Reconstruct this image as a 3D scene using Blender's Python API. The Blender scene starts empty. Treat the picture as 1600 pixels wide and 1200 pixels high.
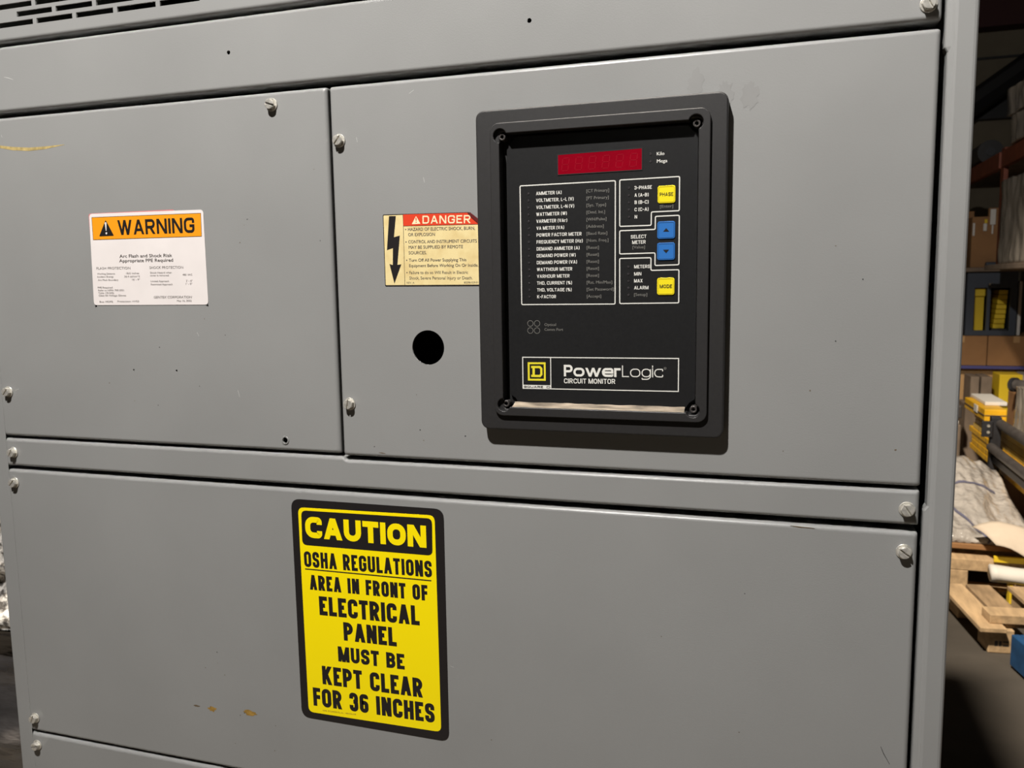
import bpy, bmesh, math, random
from mathutils import Matrix, Vector, noise

# ------------------------------------------------------------------ camera, light, exposure
S = bpy.context.scene
COL = S.collection
CAM_Y, CAM_Z = -0.78111, 1.5
RC = [[0.9530907332, 0.0145459044, 0.3023350310],
      [0.0228126116, 0.9925517507, -0.1196687380],
      [-0.3018238543, 0.1209522169, 0.9456600458]]
cd = bpy.data.cameras.new('camera')
cd.sensor_fit = 'HORIZONTAL'
cd.sensor_width = 36.0
cd.lens = 1294.814 / 1600.0 * 36.0
cd.clip_start = 0.02
cd.dof.use_dof = True
cd.dof.focus_distance = 0.88
cd.dof.aperture_fstop = 13.0
cam = bpy.data.objects.new('camera', cd)
COL.objects.link(cam)
def _w(r, s): return Vector((s * r[0], s * r[2], -s * r[1]))
ax, ay, az = _w(RC[0], 1), _w(RC[1], -1), _w(RC[2], -1)
cam.matrix_world = Matrix(((ax.x, ay.x, az.x, 0.0), (ax.y, ay.y, az.y, CAM_Y), (ax.z, ay.z, az.z, CAM_Z), (0, 0, 0, 1)))
S.camera = cam

S.view_settings.view_transform = 'Standard'
S.view_settings.look = 'None'
S.view_settings.exposure = 0.0
S.view_settings.gamma = 1.0
S.view_settings.use_curve_mapping = False

wd = bpy.data.worlds.new('hall_ambience')
S.world = wd
wd.use_nodes = True
wd.node_tree.nodes['Background'].inputs[0].default_value = (1.0, 0.93, 0.84, 1)
wd.node_tree.nodes['Background'].inputs[1].default_value = 0.003

def lamp(name, kind, loc, power, color, size=0.05, aim=None, angle=None, blend=0.5):
    l = bpy.data.lights.new(name, kind)
    l.energy = power
    l.color = color
    if kind == 'AREA':
        l.shape = 'DISK'; l.size = size
    else:
        l.shadow_soft_size = size
    if kind == 'SPOT':
        l.spot_size = angle; l.spot_blend = blend
    o = bpy.data.objects.new(name, l)
    o.location = loc
    if aim is not None:
        d = Vector(aim) - Vector(loc)
        o.rotation_euler = d.to_track_quat('-Z', 'Y').to_euler()
    COL.objects.link(o)
    return o
lamp('aisle_lamp', 'POINT', (-0.48, -1.18, 3.16), 348, (1.0, 0.965, 0.925), 0.035)
lamp('high_bay_lamp', 'SPOT', (-0.60, 0.12, 5.0), 2500, (1.0, 0.89, 0.74), 0.14, aim=(-0.35, 1.3, 0), angle=math.radians(93), blend=0.34)
lamp('far_high_bay_lamp', 'AREA', (-0.35, -9.0, 3.9), 6, (1.0, 0.95, 0.88), 0.7, aim=(0, 0, 1.4))

# ------------------------------------------------------------------ materials
MATS = {}
def mat(name, col, rough=0.5, metal=0.0, var=0.0, vscale=8.0, bump=0.0, bscale=200.0, col2=None, detail=4.0,
        rvar=0.0, stretch=None, coat=0.0, spec=0.5, trans=0.0, ior=1.45, emit=None, alpha=1.0, lo=0.35, hi=0.65, space='Object', bdist=0.002):
    m = bpy.data.materials.new(name)
    m.use_nodes = True
    nt = m.node_tree
    b = nt.nodes['Principled BSDF']
    b.inputs['Base Color'].default_value = (*col, 1)
    b.inputs['Roughness'].default_value = rough
    b.inputs['Metallic'].default_value = metal
    b.inputs['Specular IOR Level'].default_value = spec
    b.inputs['Coat Weight'].default_value = coat
    b.inputs['Coat Roughness'].default_value = 0.10
    b.inputs['Transmission Weight'].default_value = trans
    b.inputs['IOR'].default_value = ior
    b.inputs['Alpha'].default_value = alpha
    if emit:
        b.inputs['Emission Color'].default_value = (*emit[:3], 1)
        b.inputs['Emission Strength'].default_value = emit[3]
    tc = None
    def coords():
        nonlocal tc
        if tc is None:
            t = nt.nodes.new('ShaderNodeTexCoord')
            mp = nt.nodes.new('ShaderNodeMapping')
            nt.links.new(t.outputs[space], mp.inputs[0])
            if stretch: mp.inputs['Scale'].default_value = stretch
            tc = mp.outputs[0]
        return tc
    if var > 0 or col2 is not None:
        n = nt.nodes.new('ShaderNodeTexNoise')
        n.inputs['Scale'].default_value = vscale
        n.inputs['Detail'].default_value = detail
        nt.links.new(coords(), n.inputs['Vector'])
        r = nt.nodes.new('ShaderNodeValToRGB')
        c2 = col2 if col2 is not None else tuple(c * (1 - var) for c in col)
        r.color_ramp.elements[0].position = lo
        r.color_ramp.elements[1].position = hi
        r.color_ramp.elements[0].color = (*c2, 1)
        r.color_ramp.elements[1].color = (*col, 1)
        nt.links.new(n.outputs['Fac'], r.inputs[0])
        nt.links.new(r.outputs[0], b.inputs['Base Color'])
        if rvar > 0:
            mr = nt.nodes.new('ShaderNodeMapRange')
            mr.inputs[1].default_value = 0.3; mr.inputs[2].default_value = 0.7
            mr.inputs[3].default_value = rough - rvar; mr.inputs[4].default_value = rough + rvar
            nt.links.new(n.outputs['Fac'], mr.inputs[0])
            nt.links.new(mr.outputs[0], b.inputs['Roughness'])
    if bump > 0:
        n2 = nt.nodes.new('ShaderNodeTexNoise')
        n2.inputs['Scale'].default_value = bscale
        n2.inputs['Detail'].default_value = 3.0
        nt.links.new(coords(), n2.inputs['Vector'])
        bp = nt.nodes.new('ShaderNodeBump')
        bp.inputs['Strength'].default_value = bump
        bp.inputs['Distance'].default_value = bdist
        nt.links.new(n2.outputs['Fac'], bp.inputs['Height'])
        nt.links.new(bp.outputs[0], b.inputs['Normal'])
    MATS[name] = m
    return m

GREY = (0.262, 0.263, 0.257)
mat('grey_paint', GREY, 0.33, var=0.07, vscale=5.0, bump=0.05, bscale=700, detail=6, rvar=0.05)
mat('grey_paint_inner', (0.10, 0.10, 0.095), 0.7)
mat('zinc', (0.80, 0.77, 0.70), 0.30, metal=0.6, var=0.3, vscale=220, bump=0.1, bscale=500)
mat('black_plastic', (0.020, 0.019, 0.019), 0.5, var=0.12, vscale=300, bump=0.10, bscale=2600)
mat('rim_plastic', (0.023, 0.022, 0.022), 0.45, var=0.12, vscale=300, bump=0.09, bscale=2600)
mat('recess_black', (0.006, 0.006, 0.006), 0.6)
mat('face_film', (0.013, 0.013, 0.0135), 0.36, var=0.15, vscale=400, bump=0.05, bscale=2000)
mat('display_red', (0.235, 0.0015, 0.010), 0.16, var=0.12, vscale=60)
mat('digit_red', (0.27, 0.005, 0.015), 0.25)
mat('white_ink', (0.70, 0.69, 0.64), 0.5)
mat('grey_ink', (0.16, 0.155, 0.14), 0.5)
mat('black_ink', (0.012, 0.011, 0.011), 0.45)
mat('faded_ink', (0.26, 0.24, 0.23), 0.6)
mat('soft_ink', (0.07, 0.06, 0.055), 0.6)
mat('key_yellow', (0.80, 0.66, 0.015), 0.35)
mat('key_yellow_line', (0.55, 0.42, 0.01), 0.4)
mat('key_blue', (0.026, 0.145, 0.44), 0.35)
mat('key_blue_line', (0.015, 0.075, 0.22), 0.4)
mat('logo_yellow', (0.72, 0.62, 0.03), 0.45)
mat('led_dark', (0.035, 0.032, 0.034), 0.25)
mat('screw_black', (0.12, 0.11, 0.105), 0.35, metal=0.7)
mat('dust', (0.44, 0.36, 0.27), 0.95, var=0.7, vscale=60, bump=0.3, bscale=400, stretch=(0.5, 2, 2))
mat('label_white', (0.74, 0.69, 0.67), 0.42, var=0.05, vscale=30)
mat('label_orange', (0.82, 0.30, 0.010), 0.42)
mat('label_cream', (0.73, 0.60, 0.30), 0.5, var=0.16, vscale=60, col2=(0.64, 0.49, 0.22), lo=0.3, hi=0.55)
mat('label_red', (0.64, 0.046, 0.014), 0.45)
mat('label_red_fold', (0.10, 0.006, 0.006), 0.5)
mat('label_pale', (0.82, 0.70, 0.45), 0.5)
mat('sign_yellow', (0.97, 0.77, 0.0), 0.40)
mat('sign_black', (0.013, 0.011, 0.011), 0.42)
mat('hole_dark', (0.004, 0.004, 0.004), 0.8)
mat('scuff_yellow', (0.50, 0.38, 0.15), 0.7, var=0.4, vscale=150)
mat('rust', (0.36, 0.21, 0.04), 0.8, var=0.4, vscale=200)
mat('scratch_light', (0.55, 0.55, 0.53), 0.6)
mat('scratch_dark', (0.03, 0.03, 0.03), 0.6)
mat('stain_brown', (0.12, 0.085, 0.05), 0.7)
mat('pink_edge', (0.60, 0.20, 0.20), 0.5)
# hall
mat('concrete', (0.075, 0.064, 0.052), 0.75, var=0.35, vscale=2.5, bump=0.3, bscale=40)
mat('wall_olive', (0.15, 0.125, 0.085), 0.8, var=0.2, vscale=3)
mat('steel_maroon', (0.035, 0.006, 0.006), 0.7)
mat('steel_black', (0.012, 0.012, 0.013), 0.5)
mat('rack_orange', (0.24, 0.062, 0.028), 0.55, var=0.3, vscale=12)
mat('rack_blue', (0.07, 0.07, 0.22), 0.5)
mat('pallet_wood', (0.56, 0.385, 0.215), 0.8, var=0.35, vscale=6, bump=0.4, bscale=30, stretch=(6, 1, 6))
mat('pallet_wood_dark', (0.40, 0.27, 0.15), 0.85, var=0.4, vscale=6, bump=0.4, bscale=30, stretch=(6, 1, 6))
mat('cardboard', (0.34, 0.175, 0.072), 0.85, var=0.2, vscale=5)
mat('cardboard_pale', (0.55, 0.33, 0.15), 0.85, var=0.15, vscale=6)
mat('kraft_paper', (0.62, 0.52, 0.41), 0.8, var=0.1, vscale=10, bump=0.2, bscale=25)
mat('paper_white', (0.66, 0.63, 0.58), 0.7)
mat('film_clear', (0.50, 0.46, 0.42), 0.16, var=0.25, vscale=14, bump=0.7, bscale=34, coat=1.0, detail=5, bdist=0.018)
mat('film_boxes', (0.42, 0.37, 0.31), 0.25, var=0.25, vscale=10, bump=0.8, bscale=16, stretch=(1, 1, 0.5), coat=0.8, bdist=0.012)
mat('strap_blue', (0.13, 0.13, 0.19), 0.4)
mat('beam_yellow', (0.82, 0.45, 0.015), 0.45, var=0.2, vscale=12)
mat('beam_yellow_pale', (0.80, 0.52, 0.10), 0.5, var=0.15, vscale=12)
mat('carton_yellow', (0.75, 0.52, 0.02), 0.5)
mat('frame_black', (0.030, 0.030, 0.034), 0.42, var=0.3, vscale=20)
mat('tube_grey', (0.085, 0.075, 0.07), 0.4, var=0.3, vscale=20)
mat('crate_blue', (0.012, 0.065, 0.17), 0.55, var=0.3, vscale=20)
mat('navy_steel', (0.045, 0.055, 0.075), 0.5)
mat('plank_grey', (0.22, 0.165, 0.12), 0.85, var=0.25, vscale=10)
mat('rubber', (0.03, 0.028, 0.028), 0.35)
mat('foil', (0.80, 0.77, 0.72), 0.25, metal=0.25, var=0.5, vscale=75, bump=1.0, bscale=70, col2=(0.12, 0.11, 0.10), lo=0.40, hi=0.58, bdist=0.006)
mat('film_dark', (0.085, 0.078, 0.075), 0.22, var=0.6, vscale=10, bump=1.0, bscale=16, stretch=(0.6, 1, 2.2), coat=0.8, bdist=0.012)

# ------------------------------------------------------------------ helpers
def mesh_obj(name, verts, faces, material, parent=None, smooth=False):
    me = bpy.data.meshes.new(name)
    me.from_pydata([tuple(v) for v in verts], [], [tuple(f) for f in faces])
    if smooth:
        me.polygons.foreach_set('use_smooth', [True] * len(me.polygons))
    me.update()
    return link(name, me, material, parent)

def link(name, me, material, parent=None):
    if material is not None and len(me.materials) == 0:
        me.materials.append(MATS[material])
    o = bpy.data.objects.new(name, me)
    COL.objects.link(o)
    if parent is not None:
        put(o, parent)
    return o

def put(o, parent):
    o.parent = parent      # part meshes are built in world coordinates, so only an Empty's own place has to be undone
    o.matrix_parent_inverse = Matrix.Translation(parent.location).inverted() if parent.type == 'EMPTY' else Matrix.Identity(4)

def thing(name, label, cat, loc, group=None):
    e = bpy.data.objects.new(name, None)
    e.empty_display_size = 0.05
    e.location = loc
    COL.objects.link(e)
    tag(e, label, cat, group)
    return e

def tag(o, label=None, cat=None, group=None, kind=None):
    if label: o['label'] = label
    if cat: o['category'] = cat
    if group: o['group'] = group
    if kind: o['kind'] = kind
    return o

class MB:
    def __init__(s): s.v = []; s.f = []
    def add(s, v, f):
        n = len(s.v)
        s.v += [tuple(p) for p in v]
        s.f += [tuple(i + n for i in q) for q in f]
        return s
    def build(s, name, material, parent=None, smooth=False):
        return mesh_obj(name, s.v, s.f, material, parent, smooth)
    def box(s, x0, x1, y0, y1, z0, z1, M=None):
        v = [Vector((x, y, z)) for z in (z0, z1) for y in (y0, y1) for x in (x0, x1)]
        if M is not None: v = [M @ p for p in v]
        return s.add(v, [(0, 2, 3, 1), (4, 5, 7, 6), (0, 1, 5, 4), (2, 6, 7, 3), (0, 4, 6, 2), (1, 3, 7, 5)])
    def bevbox(s, x0, x1, y0, y1, z0, z1, b=0.004, M=None, seg=2):
        bm = bmesh.new()
        bmesh.ops.create_cube(bm, size=1.0)
        for v in bm.verts:
            v.co = Vector(((x0 + x1) / 2 + v.co.x * (x1 - x0), (y0 + y1) / 2 + v.co.y * (y1 - y0), (z0 + z1) / 2 + v.co.z * (z1 - z0)))
        bmesh.ops.bevel(bm, geom=bm.edges[:], offset=b, segments=seg, affect='EDGES', profile=0.5)
        bm.verts.index_update()
        v = [p.co.copy() for p in bm.verts]
        if M is not None: v = [M @ p for p in v]
        s.add(v, [[q.index for q in f.verts] for f in bm.faces])
        bm.free()
        return s
    def tube(s, a, b, r, n=24, r2=None):
        a, b = Vector(a), Vector(b)
        r2 = r if r2 is None else r2
        d = (b - a).normalized()
        u = d.orthogonal().normalized(); w = d.cross(u)
        v = []
        for c, rr in ((a, r), (b, r2)):
            for k in range(n):
                t = 2 * math.pi * k / n
                v.append(c + (u * math.cos(t) + w * math.sin(t)) * rr)
        f = [(k, (k + 1) % n, n + (k + 1) % n, n + k) for k in range(n)]
        f += [tuple(range(n - 1, -1, -1)), tuple(range(n, 2 * n))]
        return s.add(v, f)

def flat(loops, depth, yf, bevel=0.0, res=3):
    """closed loops (x, z) in metres -> sheet of the given depth whose front is at y = yf"""
    K = 100.0
    xs = [p[0] for p in loops[0]]; zs = [p[1] for p in loops[0]]
    cx, cz = (min(xs) + max(xs)) / 2, (min(zs) + max(zs)) / 2
    cu = bpy.data.curves.new('c', 'CURVE')
    cu.dimensions = '2D'; cu.fill_mode = 'BOTH'
    cu.extrude = max(depth / 2 - bevel, 1e-6) * K
    if bevel > 0:
        cu.bevel_depth = bevel * K; cu.bevel_resolution = res; cu.offset = -bevel * K
    for lp in loops:
        sp = cu.splines.new('POLY')
        sp.points.add(len(lp) - 1)
        for p, q in zip(sp.points, lp):
            p.co = ((q[0] - cx) * K, (q[1] - cz) * K, 0, 1)
        sp.use_cyclic_u = True
    ob = bpy.data.objects.new('c', cu)
    me = bpy.data.meshes.new_from_object(ob)
    v = [(cx + p.co.x / K, yf + depth / 2 - p.co.z / K, cz + p.co.y / K) for p in me.vertices]
    f = [tuple(q.vertices) for q in me.polygons]
    bpy.data.objects.remove(ob); bpy.data.curves.remove(cu); bpy.data.meshes.remove(me)
    return v, f

def sheet(name, loops, depth, yf, material, parent=None, bevel=0.0, res=3):
    v, f = flat(loops, depth, yf, bevel, res)
    return mesh_obj(name, v, f, material, parent)

def rrect(x0, x1, z0, z1, r, n=6):
    o = []
    for cx, cz, a in ((x1 - r, z1 - r, 0), (x0 + r, z1 - r, 90), (x0 + r, z0 + r, 180), (x1 - r, z0 + r, 270)):
        for k in range(n + 1):
            t = math.radians(a + 90.0 * k / n)
            o.append((cx + r * math.cos(t), cz + r * math.sin(t)))
    return o

def circ(cx, cz, r, n=24):
    return [(cx + r * math.cos(2 * math.pi * k / n), cz + r * math.sin(2 * math.pi * k / n)) for k in range(n)]

def rnd_poly(pts, r, n=4):
    """round the corners of a polygon"""
    o = []
    m = len(pts)
    for i in range(m):
        p = Vector(pts[i]); a = Vector(pts[i - 1]); b = Vector(pts[(i + 1) % m])
        da = (a - p).normalized(); db = (b - p).normalized()
        p0 = p + da * r; p1 = p + db * r
        for k in range(n + 1):
            t = k / n
            q = p0 * (1 - t) ** 2 + p * 2 * t * (1 - t) + p1 * t * t
            o.append((q.x, q.y))
    return o

def ribbon(pts, w, y, closed=True):
    """printed line of width w along pts (x, z)"""
    m = len(pts)
    v = []; f = []
    for i in range(m):
        p = Vector(pts[i])
        a = Vector(pts[i - 1]) if (closed or i > 0) else p
        b = Vector(pts[(i + 1) % m]) if (closed or i < m - 1) else p
        d1 = (p - a); d2 = (b - p)
        d1 = d1.normalized() if d1.length > 1e-6 else d2.normalized()
        d2 = d2.normalized() if d2.length > 1e-6 else d1
        n1 = Vector((-d1.y, d1.x)); n2 = Vector((-d2.y, d2.x))
        n = (n1 + n2)
        n = n.normalized() if n.length > 1e-6 else n1
        k = 1.0 / max(0.5, n.dot(n1))
        for s in (-1, 1):
            q = p + n * (w / 2 * k * s)
            v.append((q.x, y, q.y))
    for i in range(m if closed else m - 1):
        j = (i + 1) % m
        f.append((2 * i, 2 * j, 2 * j + 1, 2 * i + 1))
    return v, f

_GL = {}
def glyphs(s, bold=0.0, shear=0.0, space=1.0):
    cu = bpy.data.curves.new('t', 'FONT')
    cu.body = s; cu.size = 1.0; cu.offset = bold; cu.shear = shear
    cu.space_character = space
    cu.resolution_u = 3
    ob = bpy.data.objects.new('t', cu)
    me = bpy.data.meshes.new_from_object(ob)
    v = [(p.co.x, p.co.y) for p in me.vertices]
    f = [tuple(q.vertices) for q in me.polygons]
    bpy.data.objects.remove(ob); bpy.data.curves.remove(cu); bpy.data.meshes.remove(me)
    return v, f

def cap_of(bold):
    if bold not in _GL:
        v, _ = glyphs('H', bold)
        _GL[bold] = (min(p[1] for p in v), max(p[1] for p in v))
    return _GL[bold]

def type_line(mb, s, x0, zm, w, cap, ang, y, bold=0.0, shear=0.0, space=1.0):
    """one line of print; all sizes in mm; zm is the middle of the capitals; bold = extra half width in em"""
    v, f = glyphs(s, 0.0, shear, space)
    a, b = min(p[0] for p in v), max(p[0] for p in v)
    lo, hi = cap_of(0.0)
    kx = w / (b - a + 2 * bold); kz = cap / (hi - lo)
    c, sn = math.cos(math.radians(ang)), math.sin(math.radians(ang))
    for n, sh in enumerate((0.0, bold, 2 * bold) if bold > 0 else (0.0,)):
        out = []
        for px, pz in v:
            ux = (px - a + sh) * kx; uz = (pz - (lo + hi) / 2) * kz
            out.append(((x0 + ux * c - uz * sn) / 1000, y - 0.00002 * n, (zm + ux * sn + uz * c) / 1000))
        mb.add(out, f)

def lettering(name, lines, y, material, parent, bold=0.0, shear=0.0, ang=None):
    mb = MB()
    for l in lines:
        type_line(mb, l[0], l[1], l[2], l[3], l[4], l[5] if ang is None else ang, y, l[6] if len(l) > 6 else bold, shear)
    return mb.build(name, material, parent)

# a squarish grotesque drawn with strokes: (u, v) inside the letter box, third value 1 = rounded corner
R_ = 1
def _dg(u0, v0, u1, v1): return ('d', u0, v0, u1, v1)
GLYPH = {
 'A': (0.72, [_dg(0, 0, 0.5, 1), _dg(1, 0, 0.5, 1), [(0.24, 0.27), (0.76, 0.27)]]),
 'B': (0.66, [[(0, 0), (0, 1)], [(0, 1), (0.96, 1, R_), (0.96, 0.53, R_), (0, 0.53)], [(0, 0.53), (1, 0.53, R_), (1, 0, R_), (0, 0)]]),
 'C': (0.66, [[(1, 0.70), (1, 1, R_), (0, 1, R_), (0, 0, R_), (1, 0, R_), (1, 0.30)]]),
 'D': (0.66, [[(0, 0), (0, 1)], [(0, 1), (1, 1, R_), (1, 0, R_), (0, 0)]]),
 'E': (0.56, [[(0, 0), (0, 1)], [(0, 1), (1, 1)], [(0, 0.52), (0.92, 0.52)], [(0, 0), (1, 0)]]),
 'F': (0.54, [[(0, 0), (0, 1)], [(0, 1), (1, 1)], [(0, 0.50), (0.90, 0.50)]]),
 'G': (0.68, [[(1, 0.68), (1, 1, R_), (0, 1, R_), (0, 0, R_), (1, 0, R_), (1, 0.46)], [(0.55, 0.46), (1, 0.46)]]),
 'H': (0.66, [[(0, 0), (0, 1)], [(1, 0), (1, 1)], [(0, 0.52), (1, 0.52)]]),
 'I': (0.0, [[(0.5, 0), (0.5, 1)]]),
 'K': (0.70, [[(0, 0), (0, 1)], _dg(0.08, 0.36, 1, 1), _dg(0.36, 0.58, 1, 0)]),
 'L': (0.54, [[(0, 0), (0, 1)], [(0, 0), (1, 0)]]),
 'M': (0.86, [[(0, 0), (0, 1)], [(1, 0), (1, 1)], _dg(0.03, 1, 0.5, 0), _dg(0.97, 1, 0.5, 0)]),
 'N': (0.68, [[(0, 0), (0, 1)], [(1, 0), (1, 1)], _dg(0.02, 1, 0.98, 0)]),
 'O': (0.68, [[(0, 0, R_), (1, 0, R_), (1, 1, R_), (0, 1, R_), 'c']]),
 'P': (0.64, [[(0, 0), (0, 1)], [(0, 1), (1, 1, R_), (1, 0.43, R_), (0, 0.43)]]),
 'Q': (0.68, [[(0, 0, R_), (1, 0, R_), (1, 1, R_), (0, 1, R_), 'c'], _dg(0.55, 0.3, 1.0, -0.04)]),
 'R': (0.66, [[(0, 0), (0, 1)], [(0, 1), (0.96, 1, R_), (0.96, 0.46, R_), (0, 0.46)], _dg(0.50, 0.44, 0.99, 0)]),
 'S': (0.64, [[(1, 0.70), (1, 1, R_), (0, 1, R_), (0, 0.54, R_), (1, 0.47, R_), (1, 0, R_), (0, 0, R_), (0, 0.30)]]),
 'T': (0.60, [[(0.5, 0), (0.5, 1)], [(0, 1), (1, 1)]]),
 'U': (0.66, [[(0, 1), (0, 0, R_), (1, 0, R_), (1, 1)]]),
 'W': (0.98, [_dg(0, 1, 0.27, 0), _dg(0.5, 1, 0.27, 0), _dg(0.5, 1, 0.73, 0), _dg(1, 1, 0.73, 0)]),
 '3': (0.62, [[(0, 0.72), (0, 1, R_), (1, 1, R_), (1, 0.53, R_), (0.42, 0.53)], [(0.42, 0.53), (1, 0.53, R_), (1, 0, R_), (0, 0, R_), (0, 0.28)]]),
 '6': (0.62, [[(1, 0.82), (1, 1, R_), (0, 1, R_), (0, 0, R_), (1, 0, R_), (1, 0.55, R_), (0.1, 0.55)]]),
 'V': (0.70, [_dg(0, 1, 0.5, 0), _dg(1, 1, 0.5, 0)]),
 'X': (0.70, [_dg(0, 1, 1, 0), _dg(0, 0, 1, 1)]),
 'Y': (0.68, [_dg(0, 1, 0.5, 0.42), _dg(1, 1, 0.5, 0.42), [(0.5, 0), (0.5, 0.5)]]),
 '(': (0.28, [[(1, 1.12), (0, 0.80, R_), (0, 0.12, R_), (1, -0.2)]]),
 ')': (0.28, [[(0, 1.12), (1, 0.80, R_), (1, 0.12, R_), (0, -0.2)]]),
 '-': (0.46, [[(0, 0.45), (1, 0.45)]]),
 ',': (0.0, [[(0.5, 0.08), (0.5, -0.22)]]),
 '%': (0.80, [[(0, 0.56, R_), (0.36, 0.56, R_), (0.36, 1, R_), (0, 1, R_), 'c'], [(0.64, 0, R_), (1, 0, R_), (1, 0.44, R_), (0.64, 0.44, R_), 'c'], _dg(0.25, 0, 0.75, 1)]),
 'z': (0.50, [[(0, 0.70), (1, 0.70)], [(0, 0), (1, 0)], ('x', 1, 0)]),
 'o': (0.80, [[(0, 0, R_), (1, 0, R_), (1, 0.70, R_), (0, 0.70, R_), 'c']]),
 'w': (1.14, [('x', 0, 0.27), ('x', 0.5, 0.27), ('x', 0.5, 0.73), ('x', 1, 0.73)]),
 'e': (0.80, [[(1, 0.16), (1, 0, R_), (0, 0, R_), (0, 0.70, R_), (1, 0.70, R_), (1, 0.35)], [(0, 0.35), (1, 0.35)]]),
 'r': (0.46, [[(0, 0), (0, 0.70)], [(0, 0.40), (0, 0.70, R_), (1, 0.70)]]),
 'g': (0.72, [[(0, 0, R_), (1, 0, R_), (1, 0.70, R_), (0, 0.70, R_), 'c'], [(1, 0.70), (1, -0.24, R_), (0, -0.24, R_), (0, -0.12)]]),
 'i': (0.0, [[(0.5, 0), (0.5, 0.74)], [(0.5, 0.90), (0.5, 1.0)]]),
 'c': (0.68, [[(1, 0.52), (1, 0.70, R_), (0, 0.70, R_), (0, 0, R_), (1, 0, R_), (1, 0.18)]]),
}
def stroke_line(mb, s, x0, zm, w, cap, ang, y, sw, gap=None, rad=0.9, swv=None):
    """letters built from strokes of width sw (mm); box w x cap, middle of capitals at zm"""
    gap = sw * 0.55 if gap is None else gap
    space = sw * 1.25
    fixed = 0.0; flex = 0.0
    for ch in s:
        if ch == ' ': fixed += space; continue
        aw = GLYPH[ch][0]
        if aw == 0: fixed += sw
        else: flex += aw
    fixed += gap * (len(s) - 1)
    k = (w - fixed) / flex
    c_, s_ = math.cos(math.radians(ang)), math.sin(math.radians(ang))
    def out(v2, f):
        lay[0] = (lay[0] + 1) % 5
        yy = y - 0.00002 * lay[0]
        mb.add([((x0 + px * c_ - pz * s_) / 1000, yy, (zm + px * s_ + pz * c_) / 1000) for px, pz in v2], f)
    cx = 0.0
    lay = [0]
    h = sw / 2
    for ch in s:
        if ch == ' ': cx += space + gap; continue
        aw, strokes = GLYPH[ch]
        W = aw * k if aw else sw
        X = lambda u: cx + h + u * (W - sw)
        Z = lambda v: -cap / 2 + h + v * (cap - sw)
        for st in strokes:
            if st[0] in ('d', 'x'):
                if st[0] == 'd': _, u0, v0, u1, v1 = st
                else: _, u0, u1 = st; v0, v1 = 0.70, 0.0
                ext = lambda v: (h if v >= 0.999 or (st[0] == 'x' and v > 0.5) else (-h if v <= 0.001 else 0))
                z0, z1 = Z(v0) + ext(v0), Z(v1) + ext(v1)
                a = math.hypot(X(u1) - X(u0), z1 - z0) / max(abs(z1 - z0), 1e-6)
                hx = min(h * a, h * 1.5)
                xa = min(max(X(u0), cx + hx), cx + W - hx); xb = min(max(X(u1), cx + hx), cx + W - hx)
                out([(xa - hx, z0), (xa + hx, z0), (xb + hx, z1), (xb - hx, z1)], [(0, 1, 2, 3)])
                continue
            closed = st[-1] == 'c'
            raw = [p for p in st if p != 'c']
            pts = [[X(p[0]), Z(p[1])] for p in raw]
            if not closed:
                for i, j in ((0, 1), (-1, -2)):
                    d = Vector(pts[i]) - Vector(pts[j])
                    vert = abs(d.y) > abs(d.x)
                    q = raw[i][1] if vert else raw[i][0]
                    if q in (0, 1, 0.74, 0.9) or (vert and q == 0.70 and ch == 'r'):
                        d = d.normalized() * h
                        pts[i] = [pts[i][0] + d.x, pts[i][1] + d.y]
            o = []
            m = len(pts)
            for i in range(m):
                p = Vector(pts[i])
                if len(raw[i]) > 2 and (closed or 0 < i < m - 1):
                    a = Vector(pts[i - 1]); b = Vector(pts[(i + 1) % m])
                    la, lb = (a - p).length, (b - p).length
                    r = min(max(rad * sw + 0.10 * cap, h * 1.05), la * 0.47, lb * 0.47)
                    p0 = p + (a - p).normalized() * r; p1 = p + (b - p).normalized() * r
                    for t in range(7):
                        t /= 6.0
                        # circular-ish corner
                        kk = 0.5523
                        c0 = p0 + (p - p0) * kk; c1 = p1 + (p - p1) * kk
                        q = p0 * (1 - t) ** 3 + c0 * 3 * t * (1 - t) ** 2 + c1 * 3 * t * t * (1 - t) + p1 * t ** 3
                        o.append((q.x, q.y))
                else:
                    o.append((p.x, p.y))
            v, f = ribbon(o, sw, 0, closed)
            out([(a[0], a[2]) for a in v], f)
        cx += W + gap

def stroke_lettering(name, lines, y, material, parent):
    mb = MB()
    for l in lines: stroke_line(mb, *l[:6], y, *l[6:])
    return mb.build(name, material, parent)

def mmr(x0, x1, z0, z1, r, n=6): return rrect(x0 / 1000, x1 / 1000, z0 / 1000, z1 / 1000, r / 1000, n)
def mmp(pts): return [(a / 1000, b / 1000) for a, b in pts]

# ------------------------------------------------------------------ setting
mb = MB().box(-6, 7, -11, 9.6, -0.1, 0)
tag(mb.build('floor', 'concrete'), kind='structure')
w = MB().box(-6, 7, 9.5, 9.6, 0, 5.6).build('wall_back', 'wall_olive'); tag(w, kind='structure')
for z in (2.55, 3.785, 4.9):
    MB().box(-6, 7, 9.47, 9.5, z, z + 0.022).build('girt', 'steel_black', w)
c = MB().box(-6, 7, 1.0, 9.6, 5.6, 5.7).build('ceiling', 'wall_olive'); tag(c, kind='structure')
mb = MB().box(-6, 7, 9.25, 9.46, 4.06, 4.75)
tag(mb.build('trim_1', 'steel_maroon'), 'dark maroon steel roof beam at the top of the hall', kind='structure')

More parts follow.
